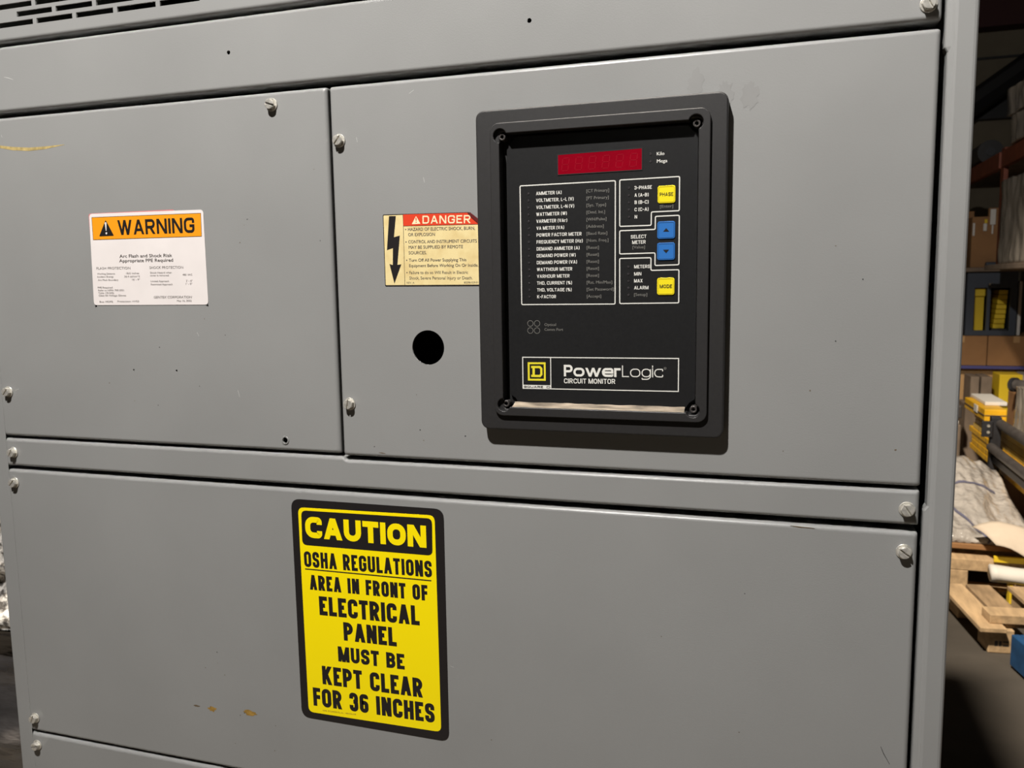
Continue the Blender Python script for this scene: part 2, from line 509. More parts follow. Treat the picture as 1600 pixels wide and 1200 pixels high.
# ------------------------------------------------------------------ switchgear cabinet
CAB = thing('switchgear_cabinet', 'tall grey painted steel switchgear cabinet with screwed cover panels', 'cabinet', (-0.394, 0.74, 0))
X0, X1, XL, XR, HT, DP = -0.9387, 0.1512, -0.9180, 0.1235, 2.29, 1.48
mb = MB()
t = 0.003
mb.box(X0, X0 + t, 0.012, DP, 0, HT); mb.box(X1 - t, X1, 0.012, DP, 0, HT)
mb.box(X0 + t, X1 - t, DP - t, DP, 0, HT); mb.box(X0 + t, X1 - t, 0.03, DP - t, HT - t, HT); mb.box(X0 + t, X1 - t, 0.03, DP - t, 0.0, t)
mb.build('body_shell', 'grey_paint', CAB)
mb = MB().box(X0 + 0.004, X1 - 0.004, 0.30, 0.31, 0.01, HT - 0.01)  # black sheet added behind holes and slots, standing in for the shade inside
mb.build('interior_shade_sheet', 'hole_dark', CAB)
# posts
mb = MB()
v, f = flat([[(X0, 0.0), (XL - 0.0006, 0.0), (XL - 0.0006, HT), (X0, HT)]], 0.03, 0.0003, 0.0025); mb.add(v, f)
v, f = flat([[(XL - 0.006, 0.0), (XL + 0.0026, 0.0), (XL + 0.0026, HT), (XL - 0.006, HT)]], 0.0008, 0.0, 0.0003); mb.add(v, f)
mb.build('corner_post', 'grey_paint', CAB)
def right_post():
    # profile across x, swept up z; the left edge steps in where the middle doors sit
    prof = lambda xe: [(xe, 0.016), (xe, 0.0042), (xe + 0.0008, 0.0028), (0.1315, 0.0018), (0.1335, 0.0006), (0.1355, 0.0), (0.1475, 0.0), (0.1494, 0.0005),
                       (0.1507, 0.0018), (X1, 0.0037), (X1, 0.03), (0.1450, 0.03)]
    lv = [(0.0, 0.1272), (1.2958, 0.1272), (1.3005, 0.1300), (1.6830, 0.1290), (1.6870, 0.1268), (HT, 0.1264)]
    v = []; f = []
    n = len(prof(0.12))
    for z, xe in lv:
        v += [(x, y, z) for x, y in prof(xe)]
    for i in range(len(lv) - 1):
        for k in range(n):
            k2 = (k + 1) % n
            f.append((i * n + k, i * n + k2, (i + 1) * n + k2, (i + 1) * n + k))
    f.append(tuple(range(n - 1, -1, -1))); f.append(tuple((len(lv) - 1) * n + k for k in range(n)))
    return mesh_obj('corner_post', v, f, 'grey_paint', CAB)
right_post()

def inset(lp, d):
    xs = [p[0] for p in lp]; zs = [p[1] for p in lp]
    cx, cz = (min(xs) + max(xs)) / 2, (min(zs) + max(zs)) / 2
    hx, hz = (max(xs) - min(xs)) / 2, (max(zs) - min(zs)) / 2
    return [(cx + (p[0] - cx) * (hx - d) / hx, cz + (p[1] - cz) * (hz - d) / hz) for p in lp]

def panel(name, outline, holes=(), label=None, bevel=0.0042, yf=0.0, flange=0.022):
    """pressed steel cover: flat front with holes, rounded edge, flange turned back"""
    v, f = flat([inset(outline, bevel)] + list(holes), 0.0020, yf, 0)
    mb = MB().add(v, f)
    n = len(outline); v = []; f = []
    lv = [(bevel * (1 - math.sin(math.pi / 2 * k / 9)), bevel * (1 - math.cos(math.pi / 2 * k / 9))) for k in range(10)] + [(0.0, flange), (0.0018, flange), (0.0018, 0.004)]
    for d, y in lv:
        v += [(x, yf + y, z) for x, z in inset(outline, d)]
    for i in range(len(lv) - 1):
        for k in range(n):
            k2 = (k + 1) % n
            f.append((i * n + k, (i + 1) * n + k, (i + 1) * n + k2, i * n + k2))
    mb.add(v, f)
    o = mb.build(name, 'grey_paint', CAB)
    if label: o['label'] = label
    return o

def rect(x0, x1, z0, z1, r=0.0026): return rrect(x0, x1, z0, z1, r, 3)
slots = []
for row in range(14):
    z = 1.8026 + 0.0100 * row
    for k in range(5 if row % 2 == 0 else 4):
        x = -0.8702 + 0.0569 * k + (0.0287 if row % 2 else 0)
        slots.append([(x, z), (x + 0.0514, z), (x + 0.0514, z + 0.0058), (x, z + 0.0058)])
P_VENT = panel('vent_panel', rect(XL, XR, 1.7872, 2.27), slots, 'grey panel with staggered rows of black ventilation slots')
def hole(x, z, r, n=16): return circ(x / 1000, z / 1000, r / 1000, n)
P_TOP = panel('trim_strip', rect(XL, XR, 1.7085, 1.7824), [hole(-559, 1746.7, 2.1), hole(-227, 1744.3, 2.2)])
P_LEFT = panel('cover_panel', rect(XL, -0.4447, 1.3198, 1.7024), [hole(-711.2, 1406, 1.2), hole(-651.1, 1406.3, 1.2), hole(-759.1, 1480.0, 1.5), hole(-604.3, 1480, 1.5), hole(-512.5, 1331.5, 3.4)])
P_MON = panel('cover_panel', rect(-0.4415, XR, 1.3180, 1.7022), [hole(-338.9, 1435.7, 17.7, 48), hole(-404.0, 1329.5, 0.6, 8)])
st = [(XL, 1.2815), (XR, 1.2830), (XR, 1.3143), (-0.4390, 1.3132), (-0.4425, 1.3165), (XL, 1.3165)]
P_MID = panel('trim_strip', rnd_poly(st, 0.0018, 3))
P_LOW = panel('cover_panel', rect(XL, XR, 0.9285, 1.2770))
P_BOT = panel('cover_panel', rect(XL, XR, 0.08, 0.9255))
MB().bevbox(X0 + 0.01, X1 - 0.01, 0.02, 0.9, 0.0, 0.075, 0.003).build('plinth', 'grey_paint_inner', CAB)

# hex washer-head slotted screws, one mesh shared by all
def screw_mesh():
    mb = MB()
    def prism(lp, y0, y1, b=0.0):
        v, f = flat([lp], y0 - y1, y1, b, 2); mb.add(v, f)
    prism(circ(0, 0, 0.0068, 28), 0.0, -0.0013, 0.0006)
    hx = [(0.0053 * math.cos(math.radians(60 * k)), 0.0053 * math.sin(math.radians(60 * k))) for k in range(6)]
    prism(hx, -0.0012, -0.0046, 0.0)
    r, hw = 0.0051, 0.0007
    a0 = math.asin(hw / r)
    for s in (0, math.pi):
        lp = [(r * math.cos(s + a0 + (math.pi - 2 * a0) * k / 12), r * math.sin(s + a0 + (math.pi - 2 * a0) * k / 12)) for k in range(13)]
        prism(lp, -0.0045, -0.0062, 0.0005)
    me = bpy.data.meshes.new('screw')
    me.from_pydata(mb.v, [], mb.f)
    me.materials.append(MATS['zinc'])
    return me
SM = screw_mesh()
for par, x, z, a in ((P_LEFT, -509.1, 1689.2, -18), (P_LEFT, -903.5, 1375.5, 50), (P_MON, -431.4, 1647.5, 52), (P_MON, -430.9, 1374.7, 80),
                     (P_MID, -904.1, 1299.0, 60), (P_LOW, -906.4, 1260.5, 48), (P_LOW, -907.2, 947.3, 70), (P_BOT, -907.6, 909.7, 15),
                     (P_TOP, 113.0, 1721.4, -60), (P_MID, 113.5, 1297.5, -55), (P_LOW, 112.6, 1259.1, -35)):
    o = bpy.data.objects.new('screw', SM)
    COL.objects.link(o)
    o.location = (x / 1000, -0.0001, z / 1000)
    o.rotation_euler = (0, -math.radians(a), 0)
    o['label'] = 'shiny zinc slotted hex screw'
    put(o, par)
# collar in the empty screw hole
v, f = flat([circ(-0.5125, 1.3315, 0.0046), circ(-0.5125, 1.3315, 0.0032)], 0.0012, -0.0009, 0.0004)
mesh_obj('grommet', v, f, 'grey_paint', P_LEFT)

# marks on the paint
def streak(name, pts, widths, material, par, y=-0.00012):
    v = []; f = []
    m = len(pts)
    for i, (x, z) in enumerate(pts):
        a = pts[max(0, i - 1)]; b = pts[min(m - 1, i + 1)]
        d = Vector((b[0] - a[0], b[1] - a[1])).normalized()
        n = Vector((-d.y, d.x)) * (widths[i] / 2)
        v += [((x - n.x) / 1000, y, (z - n.y) / 1000), ((x + n.x) / 1000, y, (z + n.y) / 1000)]
    for i in range(m - 1): f.append((2 * i, 2 * i + 2, 2 * i + 3, 2 * i + 1))
    return mesh_obj(name, v, f, material, par)
def blot(name, cx, cz, rx, rz, material, par, seed, y=-0.00012, n=22):
    rg = random.Random(seed)
    v = [(cx / 1000, y, cz / 1000)]
    for k in range(n):
        t = 2 * math.pi * k / n; q = 0.65 + 0.5 * rg.random()
        v.append(((cx + rx * q * math.cos(t)) / 1000, y, (cz + rz * q * math.sin(t)) / 1000))
    return mesh_obj(name, v, [(0, k + 1, (k + 1) % n + 1) for k in range(n)], material, par)
streak('paint_scuff', [(-900, 1672), (-883, 1669.4), (-864, 1666.2), (-840, 1664), (-816, 1664.2), (-800, 1665.2), (-787, 1666)], [1, 3.0, 3.8, 3.8, 3.0, 1.6, 0.3], 'scuff_yellow', P_LEFT)
blot('rust_spot', -631, 1000.5, 6.5, 3.2, 'rust', P_LOW, 1); blot('rust_spot', -578, 1003.5, 11, 3.4, 'rust', P_LOW, 4)
blot('rust_spot', -653, 1001.2, 4.5, 1.2, 'stain_brown', P_LOW, 6)
streak('scratch', [(100.4, 1073.4), (103, 1067), (108.5, 1057.3)], [0.35, 0.6, 0.35], 'scratch_dark', P_LOW)
streak('stain', [(-399, 1323.3), (-395, 1323.0), (-391, 1322.6)], [0.2, 1.1, 0.4], 'stain_brown', P_MON)
streak('stain', [(17, 1275.3), (24, 1274.6), (38, 1274.2)], [0.3, 1.2, 0.4], 'stain_brown', P_LOW)
for par, a in ((P_TOP, [(-868, 1748), (-862, 1746.5), (-855, 1744)]), (P_MON, [(-352, 1688), (-347, 1691)]), (P_LEFT, [(-570.5, 1386), (-568.5, 1378)]),
               (P_MON, [(-339, 1606), (-338, 1601)]), (P_LEFT, [(-893, 1377.5), (-887, 1379.5)]), (P_LOW, [(-323, 1095), (-319, 1094)]),
               (P_MON, [(-412, 1650), (-411, 1645)]), (P_LEFT, [(-880, 1683), (-879, 1680)]), (P_LEFT, [(-895, 1266), (-889, 1267)] if False else [(-620, 1450), (-618, 1446)])):
    streak('scratch', a, [0.3] + [0.55] * (len(a) - 2) + [0.3], 'scratch_light', par)
rg = random.Random(9)
for par, x0, x1, z0, z1, n in ((P_LEFT, -760, -460, 1335, 1480, 7), (P_LEFT, -560, -450, 1480, 1640, 5), (P_MON, -420, -300, 1335, 1420, 4), (P_LOW, -640, -520, 950, 1080, 9), (P_LOW, -300, 60, 960, 1240, 6), (P_MON, -20, 110, 1340, 1690, 6)):
    for k in range(n):
        blot('paint_speck', rg.uniform(x0, x1), rg.uniform(z0, z1), rg.uniform(0.35, 0.9), rg.uniform(0.35, 0.8), 'scratch_dark' if rg.random() < 0.4 else 'stain_brown', par, k, n=8)

mat('smudge', (0.247, 0.246, 0.240), 0.42, var=0.06, vscale=40)
for cx, cz, rx, rz, sd in ((-73, 1674, 8, 14, 21), (-47, 1664, 7, 11, 22), (-27, 1661, 8, 13, 23)):
    blot('finger_smudge', cx, cz, rx, rz, 'smudge', P_MON, sd, n=26)

# ------------------------------------------------------------------ circuit monitor
MON = thing('circuit_monitor', 'black flush-mounted circuit monitor with red display and coloured keys', 'meter', (-0.160, -0.001, 1.356))
KR = 1.0045
def kx(x): return x * KR / 1000
def kz(z): return 1.5 + (z - 1500) * KR / 1000
SC = [(-251.7, 1637.7), (-70.6, 1637.7), (-70.6, 1382.0), (-251.7, 1382.0)]
def lobed(x0, x1, z0, z1, r):
    """rectangle with a round lobe at each corner, counter-clockwise from upper right"""
    o = []
    for (cx, cz), q in zip(((SC[1][0], SC[1][1]), (SC[0][0], SC[0][1]), (SC[3][0], SC[3][1]), (SC[2][0], SC[2][1])), range(4)):
        cx, cz = kx(cx), kz(cz)
        ex = x1 if q in (0, 3) else x0; ez = z1 if q in (0, 1) else z0
        # meets the vertical edge x=ex and the horizontal edge z=ez
        dv = math.sqrt(max(r * r - (ex - cx) ** 2, 1e-9)); dh = math.sqrt(max(r * r - (ez - cz) ** 2, 1e-9))
        sv = -1 if q in (0, 1) else 1; sh = -1 if q in (0, 3) else 1
        pv = (ex, cz + sv * dv); ph = (cx + sh * dh, ez)
        s, e = (pv, ph) if q in (0, 2) else (ph, pv)
        a0 = math.atan2(s[1] - cz, s[0] - cx); a1 = math.atan2(e[1] - cz, e[0] - cx)
        while a1 < a0: a1 += 2 * math.pi
        for k in range(13):
            t = a0 + (a1 - a0) * k / 12
            o.append((cx + r * math.cos(t), cz + r * math.sin(t)))
    return o
OPEN = lobed(kx(-252.3), kx(-68.2), kz(1379.8), kz(1639.5), 0.0064)
outer = rrect(-0.2782, -0.0437, 1.3560, 1.6633, 0.008, 6)
sheet('mounting_bezel', [outer, mmr(-254, -66, 1377, 1642, 4)], 0.0123, -0.0125, 'black_plastic', MON, bevel=0.0016)
sheet('raised_rim', [rrect(kx(-261.6), kx(-57.9), kz(1371.2), kz(1649.5), 0.009, 8), OPEN], 0.0135, -0.0165, 'rim_plastic', MON, bevel=0.0009)
sheet('recess_back', [mmr(-263, -57, 1370, 1650, 4)], 0.0018, -0.0022, 'recess_black', MON)
YF = -0.0060
def faceloop():
    x0, x1, z0, z1 = -0.2492, -0.0697, 1.3822, 1.6385
    o = []
    for (cx, cz), q in zip(((x1, z1), (x0, z1), (x0, z0), (x1, z0)), range(4)):
        n = 0.0085
        sx = -1 if q in (0, 3) else 1; sz = -1 if q in (0, 1) else 1
        pts = [(cx, cz + sz * n), (cx + sx * n * 0.62, cz + sz * n * 0.62), (cx + sx * n, cz)]
        o += pts if q in (0, 2) else pts[::-1]
    return rnd_poly(o, 0.0012, 3)
FACE = sheet('faceplate', [faceloop()], 0.0035, YF, 'face_film', MON, bevel=0.0002)
# socket screws in the corners
def socket_mesh():
    mb = MB()
    hx = [(0.0017 * math.cos(math.radians(60 * k + 30)), 0.0017 * math.sin(math.radians(60 * k + 30))) for k in range(6)]
    v, f = flat([circ(0, 0, 0.0034, 24), hx], 0.010, -0.0125, 0.0006); mb.add(v, f)
    v, f = flat([circ(0, 0, 0.0030, 16)], 0.001, -0.007, 0); mb.add(v, f)
    me = bpy.data.meshes.new('corner_screw'); me.from_pydata(mb.v, [], mb.f); me.materials.append(MATS['screw_black'])
    return me
SK = socket_mesh()
for x, z in SC:
    o = bpy.data.objects.new('corner_screw', SK); COL.objects.link(o)
    o.location = (x / 1000, 0, z / 1000); o['label'] = 'small dark socket screw'; put(o, MON)
# dust lying on the lower ledge
def dust_strip():
    v = []; f = []; n = 70
    rg = random.Random(3)
    xa, xb = kx(-243.5), kx(-78.5)
    for k in range(n + 1):
        x = xa + (xb - xa) * k / n
        h = 0.0014 * (0.55 + 0.6 * noise.noise(Vector((x * 60, 2, 0))))
        zb = kz(1379.8) + 0.0002
        v += [(x, -0.0152, zb), (x, -0.0118, zb + 0.0008 + h * 0.5), (x, -0.0068, zb + 0.0022 + h), (x, -0.0061, zb + 0.0030 + h)]
    for k in range(n):
        for j in range(3):
            f.append((k * 4 + j, k * 4 + 4 + j, k * 4 + 5 + j, k * 4 + 1 + j))
    return mesh_obj('dust_layer', v, f, 'dust', MON, True)
dust_strip()['label'] = 'tan dust lying on the lower ledge'

# display window with unlit digits
DW = mmp([(-199.0, 1600.4), (-119.6, 1600.9), (-119.6, 1620.3), (-199.0, 1619.0)])
DISP = sheet('display_window', [DW], 0.0010, YF - 0.0004, 'display_red', MON, bevel=0.0002)
DISP['label'] = 'dark red unlit display window'
v, f = ribbon(DW, 0.0007, YF - 0.0005); mesh_obj('window_edge', v, f, 'recess_black', DISP)
def digit(cx, cz):
    mb = MB(); w_, h_, t_ = 0.0062, 0.0115, 0.0006
    seg = [((-w_, h_), (w_, h_)), ((-w_, 0), (w_, 0)), ((-w_, -h_), (w_, -h_)), ((-w_, h_), (-w_, 0)), ((w_, h_), (w_, 0)), ((-w_, 0), (-w_, -h_)), ((w_, 0), (w_, -h_))]
    for a, b in seg:
        a = Vector((a[0] / 2, a[1] / 2)); b = Vector((b[0] / 2, b[1] / 2))
        d = (b - a).normalized() * 0.0005
        sh = lambda p: (cx + p.x + (p.y) * 0.12, cz + p.y)
        v, f = ribbon([sh(a + d), sh(b - d)], t_, YF - 0.0005, closed=False); mb.add(v, f)
    return mb.build('display_digit', 'digit_red', DISP)
for k in range(6): digit(-0.1915 + k * 0.0128, 1.6096 + 0.0001 * k)

YT = YF - 0.00015
# printed frames
def frame_line(name, pts, wdt, rad=0.0013):
    v, f = ribbon(rnd_poly(mmp(pts), rad, 4), wdt / 1000, YT)
    return mesh_obj(name, v, f, 'white_ink', FACE)
frame_line('printed_frame', [(-236.4, 1592.1), (-236.2, 1479.0), (-144.5, 1479.0), (-144.3, 1592.4)], 0.95)
frame_line('printed_frame', [(-140.2, 1592.8), (-85.8, 1593.2), (-85.8, 1562.9), (-111.0, 1562.7), (-111.1, 1550.7), (-140.2, 1550.7)], 0.95)
frame_line('printed_frame', [(-107.3, 1558.6), (-85.7, 1558.8), (-85.7, 1514.4), (-107.4, 1514.1), (-107.4, 1525.6), (-140.2, 1525.4), (-140.2, 1546.7), (-107.4, 1546.9)], 0.95)
frame_line('printed_frame', [(-140.2, 1521.2), (-111.1, 1521.3), (-111.1, 1509.7), (-85.6, 1509.9), (-85.5, 1479.7), (-140.1, 1479.4)], 0.95)

LIST = ['AMMETER (A)', 'VOLTMETER, L-L (V)', 'VOLTMETER, L-N (V)', 'WATTMETER (W)', 'VARMETER (VAr)', 'VA METER (VA)', 'POWER FACTOR METER', 'FREQUENCY METER (Hz)',
        'DEMAND AMMETER (A)', 'DEMAND POWER (W)', 'DEMAND POWER (VA)', 'WATTHOUR METER', 'VARHOUR METER', 'THD, CURRENT (%)', 'THD, VOLTAGE (%)', 'K-FACTOR']
LW = [25.0, 36.6, 37.1, 30.0, 30.3, 27.3, 44.1, 45.2, 42.1, 38.3, 39.6, 34.9, 32.3, 34.6, 34.2, 18.8]
NOTE = ['[CT Primary]', '[PT Primary]', '[Sys. Type]', '[Dmd. Int.]', '[WH/Pulse]', '[Address]', '[Baud Rate]', '[Nom. Freq.]', '[Reset]', '[Reset]', '[Reset]', '[Reset]', '[Reset]',
        '[Rst. Min/Max]', '[Set Password]', '[Accept]']
NW = [21.4, 21.1, 18.5, 17.6, 19.0, 16.4, 19.7, 20.8, 11.8, 11.6, 11.8, 11.8, 11.8, 24.4, 25.9, 13.9]
rowz = [1584.3 - 6.52 * k for k in range(16)]
stroke_lettering('meter_list_lettering', [(s, -220.5, z, wd_, 3.15, 0.0, 0.52, 0.42, 0.5) for s, wd_, z in zip(LIST, LW, rowz)], YT, 'white_ink', FACE)
lettering('setup_list_lettering', [(s, -171.6, z + 0.05, wd_, 2.7, 0.0) for s, wd_, z in zip(NOTE, NW, rowz)], YT, 'grey_ink', FACE, bold=0.008)
lettering('scale_lettering', [('Kilo', -106.4, 1614.4, 6.9, 2.9, 0), ('Mega', -106.3, 1607.9, 9.5, 2.9, 0)], YT, 'white_ink', FACE, bold=0.012)
stroke_lettering('legend_lettering', [l + (0.52, 0.42, 0.5) for l in [
    ('3-PHASE', -126.6, 1585.1, 15.9, 3.1, 0), ('A (A-B)', -126.5, 1578.5, 12.9, 3.1, 0), ('B (B-C)', -126.4, 1572.0, 12.8, 3.1, 0), ('C (C-A)', -126.4, 1565.5, 12.8, 3.1, 0), ('N', -126.3, 1558.9, 2.3, 3.1, 0),
    ('SELECT', -129.8, 1540.8, 14.4, 3.2, 0.3), ('METER', -128.5, 1535.8, 12.4, 3.2, 0.3),
    ('METERS', -126.6, 1513.4, 14.7, 3.1, 0.3), ('MIN', -126.6, 1506.8, 6.7, 3.1, 0), ('MAX', -126.6, 1500.4, 7.9, 3.1, 0), ('ALARM', -126.6, 1494.0, 13.3, 3.1, 0)]], YT, 'white_ink', FACE)
for l in (('[Enter]', -103.1, 1567.4, 11.8, 2.6, 0), ('[Value]', -128.2, 1531.3, 11.5, 2.6, 0), ('[Setup]', -126.6, 1487.7, 12.2, 2.6, 0)):
    lettering('small_print', [l], YT, 'grey_ink', FACE, bold=0.008)
lettering('port_lettering', [('Optical', -213.5, 1459.6, 11.6, 2.6, 0), ('Comm Port', -213.5, 1454.9, 18.6, 2.6, 0)], YT, 'grey_ink', FACE, bold=0.006)
mb = MB()
for x, z in ((-227.7, 1460.7), (-220.9, 1460.7), (-227.8, 1453.8), (-221.0, 1453.8)):
    v, f = ribbon(circ(x / 1000, z / 1000, 0.0028, 24), 0.00045, YT); mb.add(v, f)
mb.build('port_rings', 'grey_ink', FACE)
# indicator lights
ld = bpy.data.meshes.new('indicator_light')
v, f = flat([circ(0, 0, 0.0011, 14)], 0.0006, -0.0004, 0.0002)
ld.from_pydata(v, [], f); ld.materials.append(MATS['led_dark'])
spots = [(-228.2, z) for z in rowz] + [(-131.7, 1585.2 - 6.58 * k) for k in range(5)] + [(-131.9, 1513.3 - 6.5 * k) for k in range(5)] + [(-112.0, 1614.3), (-112.0, 1607.8)]
for x, z in spots:
    o = bpy.data.objects.new('indicator_light', ld); COL.objects.link(o)
    o.location = (x / 1000, YF, z / 1000); put(o, MON)
# membrane keys
def key(x0, x1, z0, z1, m, ml, label):
    k = sheet('key', [mmr(x0, x1, z0, z1, 2.2)], 0.0012, YF - 0.0009, m, MON, bevel=0.0004)
    k['label'] = label
    v, f = ribbon(mmr(x0 + 1.1, x1 - 1.1, z0 + 1.1, z1 - 1.1, 1.4), 0.00045, YF - 0.00105)
    mesh_obj('key_outline', v, f, ml, k)
    return k
YK = YF - 0.00110
k1 = key(-105.3, -89.3, 1570.0, 1585.9, 'key_yellow', 'key_yellow_line', 'yellow PHASE key')
stroke_lettering('key_print', [('PHASE', -103.4, 1578.0, 12.1, 3.1, 0, 0.42, 0.45)], YK, 'black_ink', k1)
k2 = key(-105.4, -89.3, 1538.0, 1553.9, 'key_blue', 'key_blue_line', 'blue up-arrow key')
mesh_obj('key_print', [(-0.1000, YK, 1.5446), (-0.0946, YK, 1.5446), (-0.0973, YK, 1.5477)], [(0, 1, 2)], 'black_ink', k2)
k3 = key(-105.4, -89.3, 1518.8, 1534.7, 'key_blue', 'key_blue_line', 'blue down-arrow key')
mesh_obj('key_print', [(-0.1000, YK, 1.5282), (-0.0973, YK, 1.5251), (-0.0946, YK, 1.5282)], [(0, 1, 2)], 'black_ink', k3)
k4 = key(-105.3, -89.4, 1487.0, 1502.9, 'key_yellow', 'key_yellow_line', 'yellow MODE key')
stroke_lettering('key_print', [('MODE', -102.9, 1495.0, 11.3, 3.2, 0, 0.52, 0.5)], YK, 'black_ink', k4)
# name plate
v, f = ribbon(mmp([(-236.0, 1396.9), (-85.1, 1397.6), (-85.1, 1428.4), (-236.0, 1427.6)]), 0.0009, YT)
mb = MB().add(v, f)
v, f = ribbon(mmp([(-207.6, 1397.0), (-207.6, 1427.7)]), 0.0008, YT - 0.00003, closed=False); mb.add(v, f)
yb_ = YT - 0.00005
mb.add([(-0.2362, yb_, 1.3966), (-0.2074, yb_, 1.3967), (-0.2074, yb_, 1.4005), (-0.2362, yb_, 1.4004)], [(0, 1, 2, 3)])
mb.build('nameplate_frame', 'white_ink', FACE)
YL = YT - 0.0001
v, f = ribbon(mmp([(-229.9, 1405.6), (-213.6, 1405.8), (-213.6, 1422.0), (-229.9, 1421.8)]), 0.00185, YL); mb = MB().add(v, f)
v, f = ribbon(mmp([(-227.4, 1418.1), (-218.6, 1418.2), (-217.1, 1416.7), (-217.1, 1411.0), (-218.6, 1409.4), (-227.4, 1409.4)]), 0.0022, YL, closed=False); mb.add(v, f)
v, f = ribbon(mmp([(-224.9, 1418.1), (-224.9, 1409.4)]), 0.0024, YL - 0.00002, closed=False); mb.add(v, f)
mb.build('logo_emblem', 'logo_yellow', FACE)
stroke_lettering('logo_lettering', [('SQUARE', -235.0, 1398.5, 19.6, 2.1, 0.3, 0.5, 0.45), ('D', -211.9, 1398.6, 3.6, 2.1, 0.3, 0.5)], YL, 'black_ink', FACE)
stroke_lettering('nameplate_lettering', [('Power', -194.5, 1415.2, 55.4, 11.2, 0.4, 2.15, 0.75), ('CIRCUIT MONITOR', -194.4, 1405.2, 50.1, 4.7, 0.6, 0.78, 0.62)], YT, 'white_ink', FACE)
stroke_lettering('nameplate_lettering', [('Logic', -137.8, 1415.6, 38.6, 11.0, 0.6, 0.9, 1.1, 2.6)], YT, 'white_ink', FACE)
v, f = ribbon(circ(-0.0974, 1.4190, 0.0010, 16), 0.0004, YT); mb = MB().add(v, f)
type_line(mb, 'R', -97.9, 1419.0, 0.9, 1.1, 0, YT, 0.01)
mb.build('registered_mark', 'grey_ink', FACE)

# ------------------------------------------------------------------ arc flash warning label
WL = thing('warning_label', 'white arc flash warning label with orange WARNING header on grey panel', 'label', (-0.682, -0.001, 1.481))
sheet('pink_backing', [mmr(-759.6, -640, 1560, 1586.6, 3.0)], 0.0002, -0.0003, 'pink_edge', WL)
sheet('label_sheet', [rnd_poly(mmp([(-761.4, 1481.4), (-602.5, 1481.0), (-602.2, 1585.0), (-758.6, 1586.2)]), 0.0045, 6)], 0.0003, -0.0005, 'label_white', WL)
y1, y2 = -0.0006, -0.0007
OR = mmp([(-755.3, 1556.7), (-606.0, 1556.2), (-605.4, 1581.2), (-755.1, 1582.1)])
oh = mesh_obj('orange_header', [(x, y1, z) for x, z in OR], [(0, 1, 2, 3)], 'label_orange', WL)
v, f = ribbon(OR, 0.0004, y2); mesh_obj('header_border', v, f, 'black_ink', oh)
tri = rnd_poly(mmp([(-735.5, 1578.6), (-746.3, 1560.3), (-725.2, 1560.4)]), 0.0012, 3)
v, f = flat([tri], 0.0001, y2 - 0.00005, 0); mesh_obj('alert_triangle', v, f, 'black_ink', oh)
mb = MB(); v, f = flat([mmp([(-737.0, 1575.2), (-736.3, 1576.0), (-735.0, 1576.0), (-734.3, 1575.2), (-735.2, 1566.4), (-736.1, 1566.4)])], 0.0001, y2 - 0.0002, 0); mb.add(v, f)
v, f = flat([circ(-0.7356, 1.5635, 0.0012, 12)], 0.0001, y2 - 0.0002, 0); mb.add(v, f)
mb.build('alert_mark', 'label_white', oh)
stroke_lettering('header_lettering', [('WARNING', -719.2, 1569.3, 104.6, 16.6, -0.35, 3.0, 2.0)], y2, 'black_ink', oh)
lettering('title_lettering', [('Arc Flash and Shock Risk', -719.5, 1537.2, 72.7, 3.5, -0.6), ('Appropriate PPE Required', -720.3, 1532.0, 74.4, 3.5, -0.6)], y2, 'soft_ink', WL, bold=0.012)
lettering('body_lettering', [('FLASH PROTECTION', -753.8, 1524.0, 48.5, 2.7, -0.6), ('SHOCK PROTECTION', -678.8, 1523.4, 45.9, 2.7, -0.6),
    ('Working Distance', -753.5, 1517.7, 25.8, 1.9, -0.4), ('18.0 inches', -711.8, 1517.6, 18.1, 1.9, -0.4),
    ('Incident Energy', -753.4, 1514.3, 23.5, 1.9, -0.4), ('36.4 cal/cm^2', -714.7, 1514.0, 21.7, 1.9, -0.4),
    ('Arc Flash Boundary', -752.7, 1510.5, 29.2, 1.9, -0.4), ("16' - 9\"", -704.1, 1510.3, 10.8, 1.9, -0.4),
    ('Shock Hazard when', -678.3, 1517.7, 29.5, 1.9, -0.6), ('cover is removed', -678.6, 1514.6, 25.5, 1.9, -0.6), ('480 VAC', -634.3, 1514.7, 13.0, 1.9, -0.5),
    ('Limited Approach', -678.4, 1508.1, 25.1, 1.9, -0.5), ("3' - 6\"", -630.2, 1507.8, 8.7, 1.9, -0.5),
    ('Restricted Approach', -678.4, 1504.5, 29.8, 1.9, -0.5), ("1' - 0\"", -630.8, 1504.5, 8.7, 1.9, -0.3),
    ('PPE Required', -753.9, 1501.8, 21.3, 1.9, -0.4), ('Refer to NFPA 70E-2021', -753.5, 1498.6, 37.1, 1.9, -0.4), ('Table 130.5(G)', -753.6, 1495.5, 22.6, 1.9, -0.3), ('Class 00 Voltage Gloves', -753.4, 1492.6, 39.2, 1.9, -0.3),
    ('Bus: MDP2', -752.8, 1485.4, 19.3, 1.9, -0.1), ('Protection: HVS3', -726.9, 1485.6, 30.4, 1.9, -0.2), ('May 16, 2022', -644.2, 1485.7, 19.9, 1.9, -0.1)], y2, 'faded_ink', WL, bold=0.010)
lettering('company_lettering', [('GENTEX CORPORATION', -675.5, 1490.0, 52.1, 2.6, -0.3)], y2, 'faded_ink', WL, bold=0.008, shear=0.25)

